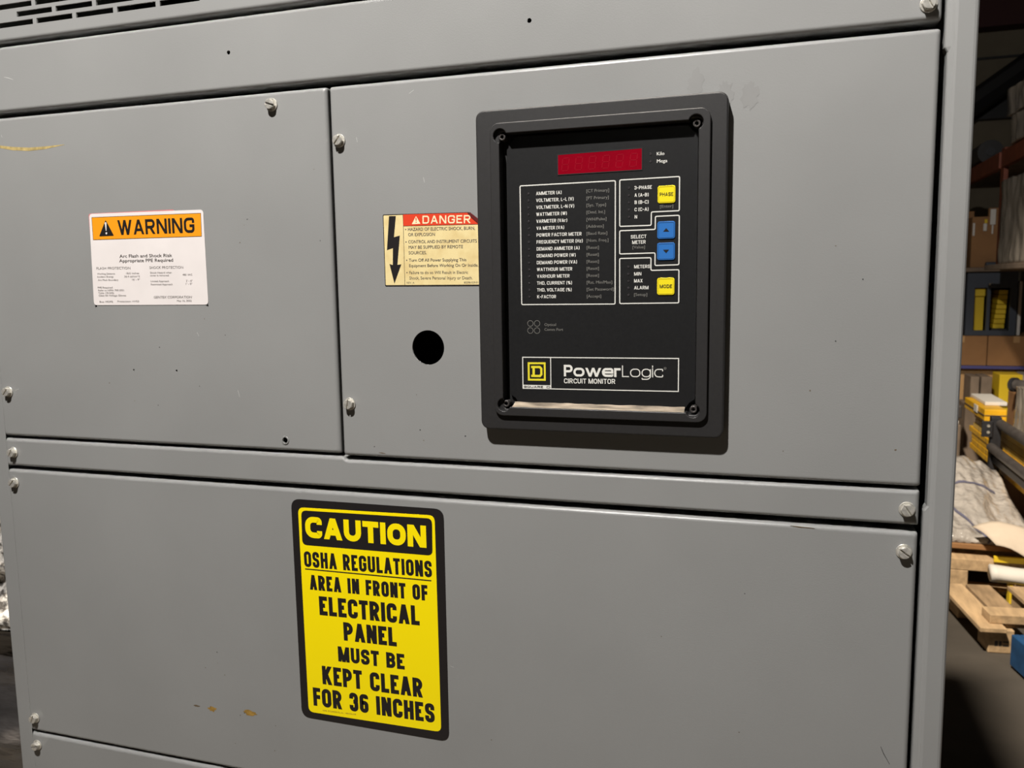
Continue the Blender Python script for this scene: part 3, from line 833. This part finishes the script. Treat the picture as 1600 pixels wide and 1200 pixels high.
# ------------------------------------------------------------------ danger label
DL = thing('danger_label', 'cream danger label with red header and black lightning bolt beside the circuit monitor', 'label', (-0.333, -0.001, 1.4985))
DO = [(-385.0, 1498.5), (-280.8, 1497.6), (-280.8, 1562.8), (-290.0, 1570.0), (-385.0, 1571.3)]
sheet('label_edge', [rnd_poly(mmp(DO), 0.0012, 3)], 0.0003, -0.0003, 'sign_black', DL)
y1, y2 = -0.0004, -0.0005
v, f = flat([rnd_poly(mmp([(-384.2, 1499.7), (-280.9, 1498.9), (-280.9, 1558.2), (-362.4, 1559.0), (-362.4, 1570.1), (-384.2, 1570.3)]), 0.0006, 2)], 0.0001, y1, 0)
mesh_obj('cream_field', v, f, 'label_cream', DL)
v, f = flat([mmp([(-362.3, 1558.9), (-281.0, 1557.8), (-293.0, 1569.5), (-362.3, 1570.5)])], 0.0001, y1 - 0.00002, 0)
rh = mesh_obj('red_header', v, f, 'label_red', DL)
v, f = flat([mmp([(-292.8, 1569.6), (-288.5, 1564.5), (-281.0, 1558.2), (-280.9, 1562.6), (-289.5, 1569.6)])], 0.0006, y1 - 0.0006, 0.0002)
mesh_obj('curled_corner', v, f, 'label_red_fold', rh)
v, f = ribbon(mmp([(-362.4, 1558.9), (-362.6, 1499.7)]), 0.0004, y2, closed=False); mb = MB().add(v, f)
v, f = ribbon(mmp([(-362.4, 1558.9), (-281.0, 1557.9)]), 0.0004, y2, closed=False); mb.add(v, f)
v, f = ribbon(mmp([(-362.4, 1558.9), (-362.5, 1570.3)]), 0.0003, y2, closed=False); mb.add(v, f)
mb.build('divider_line', 'black_ink', DL)
v, f = flat([mmp([(-378.0, 1569.4), (-370.4, 1569.2), (-373.2, 1548.1), (-366.6, 1549.6), (-370.3, 1520.2), (-365.9, 1520.6), (-374.3, 1501.2), (-379.2, 1521.2), (-375.5, 1520.1), (-374.8, 1537.2), (-381.5, 1535.3)])], 0.0001, y2, 0)
mesh_obj('lightning_bolt', v, f, 'sign_black', DL)
v, f = flat([rnd_poly(mmp([(-348.1, 1568.4), (-353.0, 1560.4), (-343.4, 1560.6)]), 0.0006, 2)], 0.0001, y2, 0)
mesh_obj('alert_triangle', v, f, 'label_pale', rh)
mb = MB(); type_line(mb, '!', -348.75, 1564.3, 1.2, 5.0, 0, y2 - 0.0001, 0.02); mb.build('alert_mark', 'label_red', rh)
mb = MB(); x = -341.1
stroke_line(mb, 'DANGER', -341.1, 1564.5, 51.6, 7.9, -1.4, y2, 1.35, 1.7)
mb.build('header_lettering', 'label_pale', rh)
lettering('body_lettering', [('HAZARD OF ELECTRIC SHOCK, BURN,', -357.3, 1555.5, 72.2, 3.1, -0.9), ('OR EXPLOSION', -357.3, 1550.2, 29.3, 3.1, -0.9),
    ('CONTROL AND INSTRUMENT CIRCUITS', -357.4, 1543.0, 73.9, 3.1, -0.9), ('MAY BE SUPPLIED BY REMOTE', -357.2, 1537.6, 59.0, 3.1, -0.9), ('SOURCES.', -357.4, 1532.0, 19.9, 3.1, -0.9),
    ('Turn Off All Power Supplying This', -357.3, 1524.6, 62.3, 3.0, -0.75), ('Equipment Before Working On Or Inside.', -357.2, 1519.1, 74.8, 3.0, -0.7),
    ('Failure to do so Will Result in Electric', -357.2, 1512.1, 63.9, 3.0, -0.7, 0.004), ('Shock, Severe Personal Injury or Death.', -357.4, 1506.6, 68.7, 3.0, -0.7, 0.004),
    ('REV. A', -360.4, 1501.8, 8.5, 1.8, -0.3, 0.0), ('80298-529-01', -297.9, 1501.2, 15.1, 1.8, -0.3, 0.0)], y2, 'soft_ink', DL, bold=0.014)
mb = MB()
for x, z in ((-359.9, 1555.5), (-359.9, 1542.9), (-359.8, 1524.6), (-359.9, 1512.1)):
    v, f = flat([circ(x / 1000, z / 1000, 0.00065, 10)], 0.0001, y2, 0); mb.add(v, f)
mb.build('bullet_marks', 'soft_ink', DL)

# ------------------------------------------------------------------ caution sign
CS = thing('caution_sign', 'yellow and black CAUTION sign about electrical panel clearance on lower grey panel', 'sign', (-0.417, -0.001, 1.0095))
sheet('sign_backing', [rnd_poly(mmp([(-508.0, 1009.9), (-326.4, 1008.6), (-326.2, 1266.7), (-508.8, 1265.9)]), 0.011, 6)], 0.0004, -0.0005, 'sign_black', CS)
sheet('yellow_field', [rnd_poly(mmp([(-498.6, 1017.2), (-335.3, 1018.4), (-336.4, 1259.3), (-500.2, 1256.8)]), 0.007, 5)], 0.0002, -0.0007, 'sign_yellow', CS)
sheet('header_panel', [rnd_poly(mmp([(-496.7, 1214.3), (-339.9, 1215.6), (-339.4, 1255.8), (-496.2, 1253.6)]), 0.006, 5)], 0.0002, -0.0009, 'sign_black', CS)
stroke_lettering('header_lettering', [('CAUTION', -491.9, 1235.2, 145.4, 24.0, 0.1, 6.4, 2.0)], -0.0010, 'sign_yellow', CS)
stroke_lettering('body_lettering', [('OSHA REGULATIONS', -495.4, 1198.1, 154.2, 18.0, 0.9, 3.5, 1.7), ('AREA IN FRONT OF', -489.7, 1171.8, 142.8, 17.2, 0.8, 3.7, 1.7), ('ELECTRICAL', -478.8, 1145.8, 121.7, 21.8, 0.8, 4.8, 1.9),
    ('PANEL', -449.5, 1119.2, 64.5, 21.2, 0.8, 4.8, 1.9), ('MUST BE', -457.6, 1091.9, 81.2, 17.6, 0.7, 4.1, 1.8), ('KEPT CLEAR', -478.9, 1064.3, 123.1, 21.8, 0.7, 4.7, 1.9), ('FOR 36 INCHES', -491.8, 1036.8, 149.2, 21.8, 0.75, 4.7, 1.9)],
    -0.0008, 'sign_black', CS)
lettering('imprint_lettering', [('01095  \u00a9 CLARION Co., Inc.  1-800-555-0199', -480.1, 1021.6, 42.0, 1.5, 2.0)], -0.0008, 'rust', CS, bold=0.004)
v, f = ribbon(mmp([(-494.8, 1186.6), (-342.1, 1187.8)]), 0.0013, -0.0008, closed=False); mesh_obj('underline', v, f, 'sign_black', CS)

# ------------------------------------------------------------------ hall behind the cabinet, right of it
def frame2(O, ang):
    """matrix: local x along the pallet's width, local y along its length"""
    return Matrix.Translation(O) @ Matrix.Rotation(math.radians(ang), 4, 'Z')

def pallet(name, label, O, ang, boards, lower, planks, wood, group=None):
    e = thing(name, label, 'pallet', O, group)
    M = frame2(O, ang)
    for i, b in enumerate(boards): MB().bevbox(*b, 0.003, M).build('deck_board', wood[i % len(wood)], e)
    for b in lower: MB().bevbox(*b, 0.004, M).build('block', wood[0], e)
    for b in planks: MB().bevbox(*b, 0.003, M).build('cross_plank', wood[0], e)
    return e
W1 = ['pallet_wood', 'pallet_wood_dark', 'pallet_wood']
near = pallet('wooden_pallet', 'bare wooden pallet with raised front plank, nearest on the hall floor', (0.800, 2.770, 0), 7.5,
    [(0.000, 0.098, 0.0, 0.50, 0.098, 0.118), (0.112, 0.212, 0.06, 0.50, 0.098, 0.118), (0.285, 0.385, 0.06, 0.50, 0.098, 0.118), (0.420, 0.520, 0.06, 0.50, 0.098, 0.118), (0.560, 0.660, 0.06, 0.50, 0.098, 0.118)],
    [(0.045, 0.140, 0.035, 0.150, 0.0, 0.097), (0.300, 0.395, 0.035, 0.150, 0.0, 0.097), (0.560, 0.655, 0.035, 0.150, 0.0, 0.097), (0.045, 0.140, 0.38, 0.49, 0.0, 0.097), (0.300, 0.395, 0.38, 0.49, 0.0, 0.097), (0.560, 0.655, 0.38, 0.49, 0.0, 0.097)],
    [(0.050, 0.680, 0.045, 0.135, 0.1185, 0.156)], W1)
mb = MB()
M = frame2((0.800, 2.770, 0), 7.5)
for (a, b, c_, d) in ((0.068, 0.080, 0.030, 0.052), (0.084, 0.094, 0.030, 0.052), (0.098, 0.120, 0.046, 0.052), (0.098, 0.120, 0.030, 0.036)):
    mb.add([M @ Vector(p) for p in ((a, 0.0345, c_), (b, 0.0345, c_), (b, 0.0345, d), (a, 0.0345, d))], [(0, 1, 2, 3)])
mb.build('stamp_mark', 'soft_ink', near)

blue = thing('blue_pallet', 'blue painted pallet corner with weathered wood infill at right edge', 'pallet', (0.905, 2.70, 0))
M = frame2((0.888, 2.690, 0), -78)
MB().bevbox(0.0, 0.62, 0.0, 0.030, 0.012, 0.135, 0.004, M).build('stringer', 'crate_blue', blue)
MB().bevbox(0.0, 0.030, 0.031, 0.50, 0.012, 0.135, 0.004, M).build('stringer', 'crate_blue', blue)
for k in range(4):
    MB().bevbox(0.04 + 0.14 * k, 0.15 + 0.14 * k, 0.032, 0.50, 0.100, 0.122, 0.003, M).build('deck_board', 'pallet_wood_dark', blue)
MB().bevbox(0.032, 0.60, 0.034, 0.07, 0.0, 0.098, 0.003, M).build('stringer', 'pallet_wood_dark', blue)

skid = pallet('wooden_pallet', 'wooden pallet under the plastic-wrapped bundle', (0.45, 3.50, 0), 0,
    [(0.0, 0.78, 0.0, 0.11, 0.110, 0.165), (0.0, 0.78, 0.28, 0.38, 0.110, 0.165), (0.0, 0.78, 0.52, 0.62, 0.110, 0.165), (0.0, 0.78, 0.78, 0.88, 0.110, 0.165)],
    [(0.0, 0.12, 0.0, 0.11, 0.022, 0.109), (0.33, 0.45, 0.0, 0.11, 0.022, 0.109), (0.66, 0.78, 0.0, 0.11, 0.022, 0.109), (0.0, 0.12, 0.77, 0.88, 0.022, 0.109), (0.66, 0.78, 0.77, 0.88, 0.022, 0.109)],
    [(0.0, 0.78, 0.0, 0.11, 0.0, 0.021), (0.0, 0.78, 0.77, 0.88, 0.0, 0.021)], ['pallet_wood'])
tag(MB().bevbox(0.47, 1.235, 3.56, 4.39, 0.1955, 0.222, 0.004).box(0.5, 0.58, 3.66, 4.35, 0.1655, 0.1954).box(0.9, 1.0, 3.66, 4.35, 0.1655, 0.1954).build('plywood_board', 'cardboard'), 'brown board lying under the plastic-wrapped bundle', 'board')

def bag_z(x, y):
    t = min(max((y - 3.58) / 0.80, 0), 1)
    s = t * t * (3 - 2 * t)
    z = 0.255 + 0.245 * s
    z += -0.10 * min(max((x - 1.02) / 0.3, 0), 1) * (0.4 + s)
    z += 0.045 * noise.noise(Vector((x * 5.0, y * 2.6, 1.0))) + 0.022 * noise.noise(Vector((x * 14, y * 5, 7.0))) + 0.010 * noise.noise(Vector((x * 34, y * 16, 3.0)))
    e = min((y - 3.57) / 0.05, (4.40 - y) / 0.06, (x - 0.52) / 0.06, (1.238 - x) / 0.05)
    e = min(max(e, 0), 1)
    return 0.2235 + (max(z, 0.236) - 0.2235) * math.sqrt(e)
def bundle():
    nx, ny = 110, 110
    v = []; f = []
    for j in range(ny + 1):
        for i in range(nx + 1):
            x = 0.52 + 0.718 * i / nx; y = 3.57 + 0.83 * j / ny
            v.append((x, y, bag_z(x, y)))
    n = nx + 1
    for j in range(ny):
        for i in range(nx): f.append((j * n + i, j * n + i + 1, (j + 1) * n + i + 1, (j + 1) * n + i))
    rim = [i for i in range(n)] + [j * n + nx for j in range(1, ny + 1)] + [ny * n + i for i in range(nx - 1, -1, -1)] + [j * n for j in range(ny - 1, 0, -1)]
    f.append(tuple(rim[::-1]))
    return mesh_obj('wrapped_bundle', v, f, 'film_clear', None, True)
e = thing('wrapped_bundle', 'lumpy bundle in clear crinkled plastic film with two blue straps', 'bundle', (0.93, 4.1, 0.222))
bd = bundle(); bd.name = 'plastic_wrap'; put(bd, e)
def strap(pts):
    mb = MB()
    v = []; f = []
    for i, (x, y) in enumerate(pts):
        a = Vector(pts[max(0, i - 1)]); b = Vector(pts[min(len(pts) - 1, i + 1)])
        d = (b - a).normalized(); n = Vector((-d.y, d.x)) * 0.007
        for s in (-1, 1):
            px, py = x + n.x * s, y + n.y * s
            v.append((px, py, bag_z(px, py) + 0.006))
    for i in range(len(pts) - 1): f.append((2 * i, 2 * i + 2, 2 * i + 3, 2 * i + 1))
    o = mesh_obj('strap', v, f, 'strap_blue', e)
    m = o.modifiers.new('thick', 'SOLIDIFY'); m.thickness = 0.003
strap([(0.60 + 0.025 * k, 4.06 - 0.012 * math.sin(k * 0.2)) for k in range(22)])
strap([(0.60 + 0.4 * (k / 24.0), 3.93 - 0.36 * max(0.0, (k - 10) / 14.0) ** 2) for k in range(25)])

def curled(name, rows, material, label, cat, thick=0.003):
    v = []; f = []
    n = len(rows[0])
    for r in rows: v += r
    for j in range(len(rows) - 1):
        for i in range(n - 1): f.append((j * n + i, j * n + i + 1, (j + 1) * n + i + 1, (j + 1) * n + i))
    o = mesh_obj(name, v, f, material, None, True)
    m = o.modifiers.new('thick', 'SOLIDIFY'); m.thickness = thick
    return tag(o, label, cat)
rows = []
for j in range(9):
    t = j / 8.0
    r = []
    for i in range(13):
        s = i / 12.0
        x = 0.915 + 0.42 * s + 0.075 * t * (1 - s) + 0.0
        y = 3.545 - 0.13 * t - 0.05 * s
        z = 0.312 + 0.045 * math.sin(min(s * 5.2, 1.57)) - 0.105 * s * s - (0.125 - 0.02 * s) * t * (0.35 + 0.65 * min(1, s * 3.2)) + 0.012 * math.sin(math.pi * t)
        r.append((x, y, z))
    rows.append(r)
curled('kraft_paper', rows, 'kraft_paper', 'cream sheet of kraft paper folded over the front of the wrapped bundle', 'paper')
rg = random.Random(5)
v, f = [], []
for i in range(17):
    x = 0.975 + 0.375 * i / 16
    for k in range(12):
        t = 2 * math.pi * k / 12
        q = 1 + 0.16 * noise.noise(Vector((x * 9, k * 0.8, 0)))
        v.append((x, 3.425 + 0.050 * q * math.cos(t), 0.132 + 0.038 * q * math.sin(t) - 0.02 * i / 16))
for i in range(16):
    for k in range(12): f.append((i * 12 + k, i * 12 + (k + 1) % 12, (i + 1) * 12 + (k + 1) % 12, (i + 1) * 12 + k))
f.append(tuple(range(11, -1, -1))); f.append(tuple(16 * 12 + k for k in range(12)))
tag(mesh_obj('rolled_foam', v, f, 'paper_white', None, True), 'white rolled foam sheet lying below the kraft paper', 'roll')
tag(MB().bevbox(1.00, 1.40, 3.475, 3.492, 0.168, 0.196, 0.002).build('yellow_band', 'carton_yellow'), 'yellow band under the kraft paper edge', 'band')
M = frame2((1.05, 3.39, 0.0), 0)
tag(MB().bevbox(0.0, 0.30, 0.0, 0.05, 0.0, 0.070, 0.004, M).bevbox(0.0, 0.018, 0.0, 0.05, 0.065, 0.088, 0.003, M).build('yellow_bracket', 'carton_yellow'), 'yellow steel bracket on the floor behind the bare pallet', 'bracket')

# black tube stand
ts = thing('tube_stand', 'black steel stand with grey round tubes in front of the yellow beams', 'stand', (1.20, 4.3, 0))
MB().bevbox(1.170, 1.222, 4.42, 4.47, 0.0, 0.712, 0.004).build('post', 'frame_black', ts)
MB().bevbox(1.370, 1.412, 3.40, 3.45, 0.0, 0.640, 0.004).build('post', 'frame_black', ts)
MB().bevbox(1.150, 1.369, 3.40, 3.45, 0.566, 0.600, 0.004).bevbox(1.205, 1.232, 3.405, 3.445, 0.601, 0.646, 0.003).build('arm', 'frame_black', ts)
MB().bevbox(1.120, 1.175, 4.405, 4.419, 0.60, 0.69, 0.003).build('gusset_plate', 'frame_black', ts)
for z in (0.628, 0.664):
    MB().tube((1.152, 4.405, z), (1.152, 4.398, z), 0.008, 12).build('bolt', 'zinc', ts)
MB().tube((1.218, 4.50, 0.672), (1.218, 3.35, 0.672), 0.027).build('tube', 'tube_grey', ts)
MB().tube((1.175, 4.42, 0.540), (1.175, 3.35, 0.540), 0.025).build('tube', 'tube_grey', ts)
MB().bevbox(1.180, 1.212, 3.62, 4.419, 0.455, 0.495, 0.004).build('rail', 'frame_black', ts)

# yellow beams
GB = 'yellow beams in one stack'
for k in range(7):
    m = 'beam_yellow' if k < 4 else 'beam_yellow_pale'
    off = (0.0, 0.002, 0.004, -0.002, 0.003, 0.004, 0.002)[k]
    yb = (5.30, 5.26, 5.28, 5.33, 5.24, 5.20, 5.22)[k]
    z = 0.372 + 0.0365 * k
    o = MB().bevbox(1.246 + off, 1.326 + off, 3.65, yb, z, z + 0.0345, 0.003).build('steel_beam', m)
    tag(o, ('lowest', 'second lowest', 'third lowest', 'middle', 'third highest', 'second highest', 'highest')[k] + ' yellow steel beam in the stack behind the black tube stand', 'beam', GB)
    for yy in (4.62, 4.86, 5.08):
        MB().box(1.2452 + off, 1.2459 + off, yy, yy + 0.004, z + 0.003, z + 0.031).build('seam', 'soft_ink', o)
tag(MB().box(1.262, 1.34, 3.9, 4.0, 0.0, 0.371).box(1.262, 1.34, 4.9, 5.0, 0.0, 0.371).build('timber_support', 'plank_grey'), 'timber supports under the stack of yellow beams', 'support')
e = thing('yellow_carton', 'low yellow carton with a white tag and white lid on top of the yellow beams', 'box', (1.35, 5.2, 0.627))
MB().bevbox(1.215, 1.335, 4.80, 5.36, 0.6275, 0.700, 0.005).build('carton', 'beam_yellow', e)
MB().box(1.216, 1.334, 4.7955, 4.7995, 0.662, 0.666).box(1.2105, 1.2145, 4.80, 5.355, 0.662, 0.666).build('seam', 'soft_ink', e)
MB().bevbox(1.252, 1.375, 4.97, 5.37, 0.7005, 0.724, 0.004).build('lid', 'paper_white', e)
MB().bevbox(1.2085, 1.2135, 4.97, 5.06, 0.654, 0.699, 0.001).build('tag', 'paper_white', e)
e = thing('pipe_offcut', 'dark round pipe end lying beside the yellow carton', 'pipe', (1.5, 5.1, 0.78))
MB().tube((1.46, 5.16, 0.812), (1.77, 4.75, 0.795), 0.036).build('pipe', 'tube_grey', e)
MB().tube((1.447, 5.178, 0.811), (1.462, 5.158, 0.812), 0.046).build('collar', 'frame_black', e)
tag(MB().bevbox(1.50, 2.0, 4.7, 5.5, 0.0, 0.74, 0.01).build('cardboard_box', 'cardboard'), 'cardboard box carrying the dark pipe', 'box')

# lower shelf: cartons and planks
lb = thing('cardboard_box', 'wide pale cardboard box below the blue rack beam', 'box', (1.75, 6.3, 0))
MB().bevbox(1.15, 2.25, 6.05, 6.6, 0.35, 0.826, 0.006).build('carton', 'cardboard_pale', lb)
MB().box(1.68, 1.74, 6.046, 6.0495, 0.351, 0.825).build('tape', 'kraft_paper', lb)
tag(MB().bevbox(1.1, 2.3, 6.02, 6.7, 0.0, 0.349, 0.006).build('timber_skid', 'plank_grey'), 'grey timber skid under the wide cardboard box', 'skid')
for k in range(2):
    o = MB().bevbox(1.330 + 0.068 * k, 1.385 + 0.068 * k + 0.012 * k, 5.78, 6.005, 0.60, 0.792, 0.004).build('wood_block', 'plank_grey')
    tag(o, ('left', 'right')[k] + ' one of two upright grey wood blocks before the wide cardboard box', 'block', 'wood blocks')
tag(MB().bevbox(1.30, 1.50, 5.76, 6.01, 0.0, 0.599, 0.006).build('timber_stack', 'plank_grey'), 'grey timber stack under the upright wood blocks', 'timber')
tag(MB().bevbox(1.515, 1.66, 5.80, 6.01, 0.60, 0.808, 0.005).bevbox(1.515, 1.66, 5.85, 6.0, 0.3, 0.599, 0.005).build('yellow_box', 'carton_yellow'), 'bright yellow box behind the dark pipe', 'box')
# grey oddments left of the yellow stack
e = thing('steel_oddment', 'grey steel fittings stacked at the cabinet edge', 'fitting', (1.10, 5.5, 0))
MB().bevbox(1.02, 1.215, 5.42, 5.60, 0.0, 0.50, 0.01).build('block', 'plank_grey', e)
MB().tube((1.05, 5.5, 0.505), (1.205, 5.5, 0.505), 0.035, 14).build('tube', 'paper_white', e)
MB().bevbox(1.06, 1.22, 5.44, 5.56, 0.541, 0.63, 0.01).build('bracket', 'tube_grey', e)

# pallet rack
rk = thing('pallet_rack', 'tall pallet rack with rust orange beams and red uprights', 'rack', (1.6, 5.8, 0))
MB().bevbox(1.375, 1.402, 5.38, 5.46, 1.573, 2.32, 0.003).build('upright', 'rack_orange', rk)
MB().bevbox(2.35, 2.377, 5.38, 5.46, 0.0, 4.2, 0.003).build('upright', 'rack_orange', rk)
MB().bevbox(1.362, 1.402, 4.0, 5.379, 2.195, 2.300, 0.004).build('beam', 'rack_orange', rk)
MB().bevbox(1.362, 1.402, 5.461, 7.6, 2.195, 2.300, 0.004).build('beam', 'rack_orange', rk)
MB().bevbox(1.10, 2.4, 5.98, 6.02, 0.828, 0.850, 0.003).build('beam', 'rack_blue', rk)
MB().bevbox(1.403, 2.34, 4.0, 7.6, 2.270, 2.302, 0.004).build('shelf_board', 'plank_grey', rk)
MB().bevbox(1.05, 2.34, 5.95, 6.9, 1.532, 1.562, 0.004).build('shelf_board', 'plank_grey', rk)
MB().bevbox(1.31, 2.34, 4.3, 5.47, 1.540, 1.572, 0.004).build('shelf_board', 'plank_grey', rk)
MB().bevbox(1.10, 2.34, 6.021, 6.9, 0.828, 0.850, 0.003).build('shelf_board', 'plank_grey', rk)
for i, (a, b) in enumerate(((1.12, 1.47), (1.475, 1.86))):
    o = thing('cardboard_box', ('brown cardboard box under the dark steel locker, at the grey cabinet edge', 'brown cardboard box under the dark steel locker, at the right edge')[i], 'box', ((a + b) / 2, 6.2, 0.851))
    MB().bevbox(a, b, 6.0, 6.5, 0.8505, 1.068, 0.005).build('carton', 'cardboard', o)
    MB().box(a + 0.16, a + 0.20, 5.996, 5.9995, 1.02, 1.067).build('tape', 'cardboard_pale', o)
lk = thing('steel_locker', 'dark navy steel locker with open front and yellow contents', 'locker', (1.48, 6.25, 1.069))
sheet('front_frame', [[(1.32, 1.07), (1.645, 1.07), (1.645, 1.529), (1.32, 1.529)], [(1.372, 1.108), (1.452, 1.108), (1.452, 1.415), (1.372, 1.415)], [(1.476, 1.108), (1.600, 1.108), (1.600, 1.415), (1.476, 1.415)]], 0.025, 6.0, 'navy_steel', lk, bevel=0.003)
mb = MB(); mb.box(1.32, 1.33, 6.026, 6.5, 1.07, 1.529); mb.box(1.635, 1.645, 6.026, 6.5, 1.07, 1.529); mb.box(1.331, 1.634, 6.49, 6.5, 1.07, 1.529); mb.box(1.331, 1.634, 6.026, 6.489, 1.07, 1.08); mb.box(1.331, 1.634, 6.026, 6.489, 1.519, 1.529)
mb.build('body', 'navy_steel', lk)
MB().tube((1.464, 5.999, 1.44), (1.464, 5.99, 1.44), 0.008, 12).build('knob', 'zinc', lk)
for k in range(8):
    o = MB().bevbox(1.512 + 0.004 * k, 1.585 + 0.002 * k, 6.06, 6.28, 1.12 + 0.0352 * k, 1.152 + 0.0352 * k, 0.003).build('yellow_file', 'carton_yellow')
    if k == 0: MB().box(1.50, 1.60, 6.05, 6.30, 1.0805, 1.119).build('tray', 'frame_black', o)
    tag(o, ('lowest', 'second lowest', 'third lowest', 'fourth lowest', 'fourth highest', 'third highest', 'second highest', 'highest')[k] + ' yellow file in the stack inside the dark locker', 'file', 'yellow files in the locker')
tag(MB().bevbox(1.375, 1.45, 6.05, 6.2, 1.355, 1.412, 0.003).box(1.38, 1.45, 6.08, 6.2, 1.081, 1.354).build('yellow_binder', 'carton_yellow'), 'yellow binder standing in the left side of the dark locker', 'binder')
tag(MB().bevbox(1.665, 1.685, 6.05, 6.2, 1.0695, 1.46, 0.003).build('white_board', 'paper_white'), 'narrow white board standing right of the dark locker', 'board')

bb = thing('cardboard_box', 'tall brown cardboard box with white tags on the upper shelf', 'box', (1.43, 6.2, 1.563))
MB().bevbox(1.335, 1.535, 6.02, 6.35, 1.5625, 1.925, 0.005).build('carton', 'cardboard', bb)
MB().box(1.336, 1.420, 6.40, 6.404, 1.925, 1.99).bevbox(1.44, 1.535, 6.03, 6.06, 1.92, 1.985, 0.003).build('flap', 'cardboard', bb)
MB().bevbox(1.447, 1.482, 6.008, 6.0185, 1.865, 1.975, 0.002).build('tag', 'paper_white', bb)
MB().bevbox(1.460, 1.470, 6.010, 6.0185, 1.80, 1.864, 0.002).build('tag', 'paper_white', bb)
MB().bevbox(1.412, 1.430, 6.008, 6.0185, 1.876, 1.905, 0.002).build('tag', 'carton_yellow', bb)
MB().bevbox(1.406, 1.428, 6.008, 6.0185, 1.822, 1.875, 0.002).build('tag', 'paper_white', bb)
MB().bevbox(1.338, 1.352, 6.008, 6.0185, 1.79, 1.88, 0.002).build('tag', 'paper_white', bb)
tag(MB().bevbox(1.425, 1.50, 5.96, 6.01, 1.5625, 1.60, 0.01).build('dark_cloth', 'navy_steel'), 'crumpled dark blue rag at the foot of the tall cardboard box', 'rag')

def wrapped(name, label, x0, x1, y0, y1, z0, z1, seed, rows=1):
    e = thing(name, label, 'load', ((x0 + x1) / 2, (y0 + y1) / 2, z0))
    bm = bmesh.new()
    bmesh.ops.create_cube(bm, size=1.0)
    bmesh.ops.subdivide_edges(bm, edges=bm.edges[:], cuts=26, use_grid_fill=True)
    for v in bm.verts:
        c = v.co.copy()
        p = Vector(((x0 + x1) / 2 + c.x * (x1 - x0), (y0 + y1) / 2 + c.y * (y1 - y0), z0 + (c.z + 0.5) * (z1 - z0)))
        n = Vector((c.x, c.y, 0)); n = n.normalized() if n.length > 0 else n
        d = 0.012 * noise.noise(Vector((p.x * 22, p.y * 22, p.z * 4 + seed))) + 0.010 * noise.noise(Vector((p.x * 8, p.y * 8, p.z * 9 + seed)))
        side = max(abs(c.x), abs(c.y)) > 0.49
        inner = abs(c.z) < 0.49
        if side: p += n * (d - 0.012)
        if c.z > 0.49: p.z += 0.5 * d - 0.008
        v.co = p
    me = bpy.data.meshes.new('plastic_wrap'); bm.to_mesh(me); bm.free()
    me.polygons.foreach_set('use_smooth', [True] * len(me.polygons))
    link('plastic_wrap', me, 'film_boxes', e)
    o = COL.objects[-1] if False else None
    w_ = [x for x in bpy.data.objects if x.data == me][0]
    put(w_, e)
    return e
wrapped('wrapped_load', 'crumpled pale plastic bundle on top of the yellow beams', 1.268, 1.50, 4.08, 4.42, 0.6275, 0.90, 11)
wrapped('wrapped_load', 'tall plastic-wrapped load on the middle rack shelf at right edge', 1.322, 2.0, 4.42, 5.22, 1.5735, 2.095, 1)
wrapped('wrapped_load', 'lower of two plastic-wrapped bundles on the top rack shelf', 1.335, 2.0, 4.30, 5.17, 2.3035, 2.470, 4)
wrapped('wrapped_load', 'upper of two plastic-wrapped bundles on the top rack shelf', 1.325, 2.0, 4.30, 5.19, 2.475, 2.640, 7)
e = thing('black_drum', 'dark glossy rubber roll on the top rack shelf', 'roll', (1.45, 6.4, 2.303))
MB().tube((1.445, 6.1, 2.388), (1.445, 6.9, 2.388), 0.084, 40).build('drum', 'rubber', e)
MB().tube((1.445, 6.09, 2.388), (1.445, 6.10, 2.388), 0.030, 20).build('core', 'frame_black', e)
# roof truss
t_ = MB(); t_.tube((0.9, 9.1, 2.57), (3.2, 9.1, 4.20), 0.125, 8)
tag(t_.build('trim_2', 'steel_black'), 'black diagonal roof brace', kind='structure')
tag(MB().box(-6, 7, 9.36, 9.46, 3.15, 3.38).build('trim_3', 'steel_black'), 'black horizontal wall beam', kind='structure')

# ------------------------------------------------------------------ left of the cabinet
lf = thing('film_wrapped_load', 'load under silver bubble foil and dark stretch film left of the grey cabinet', 'load', (-1.7, 0.85, 0))
def lump(name, x0, x1, y0, y1, z0, z1, material, amp, fr, seed, cuts=40):
    bm = bmesh.new()
    bmesh.ops.create_cube(bm, size=1.0)
    bmesh.ops.subdivide_edges(bm, edges=bm.edges[:], cuts=cuts, use_grid_fill=True)
    for v in bm.verts:
        c = v.co
        p = Vector(((x0 + x1) / 2 + c.x * (x1 - x0), (y0 + y1) / 2 + c.y * (y1 - y0), z0 + (c.z + 0.5) * (z1 - z0)))
        q = Vector((p.x * fr[0], p.y * fr[1], p.z * fr[2] + seed))
        n = Vector((c.x if abs(c.x) > 0.49 else 0, c.y if abs(c.y) > 0.49 else 0, c.z if c.z > 0.49 else 0))
        if n.length > 0: p += n.normalized() * amp * (noise.noise(q) + 0.5 * noise.noise(q * 2.3) - 0.6)
        v.co = p
    me = bpy.data.meshes.new(name); bm.to_mesh(me); bm.free()
    me.polygons.foreach_set('use_smooth', [True] * len(me.polygons))
    o = link(name, me, material, lf)
    return o
lump('foil_cover', -2.3, -1.08, 0.42, 1.35, 0.815, 1.30, 'foil', 0.035, (14, 14, 16), 2, 60)
lump('stretch_film', -2.26, -1.10, 0.45, 1.32, 0.0, 0.845, 'film_dark', 0.045, (3, 6, 9), 5, 50)
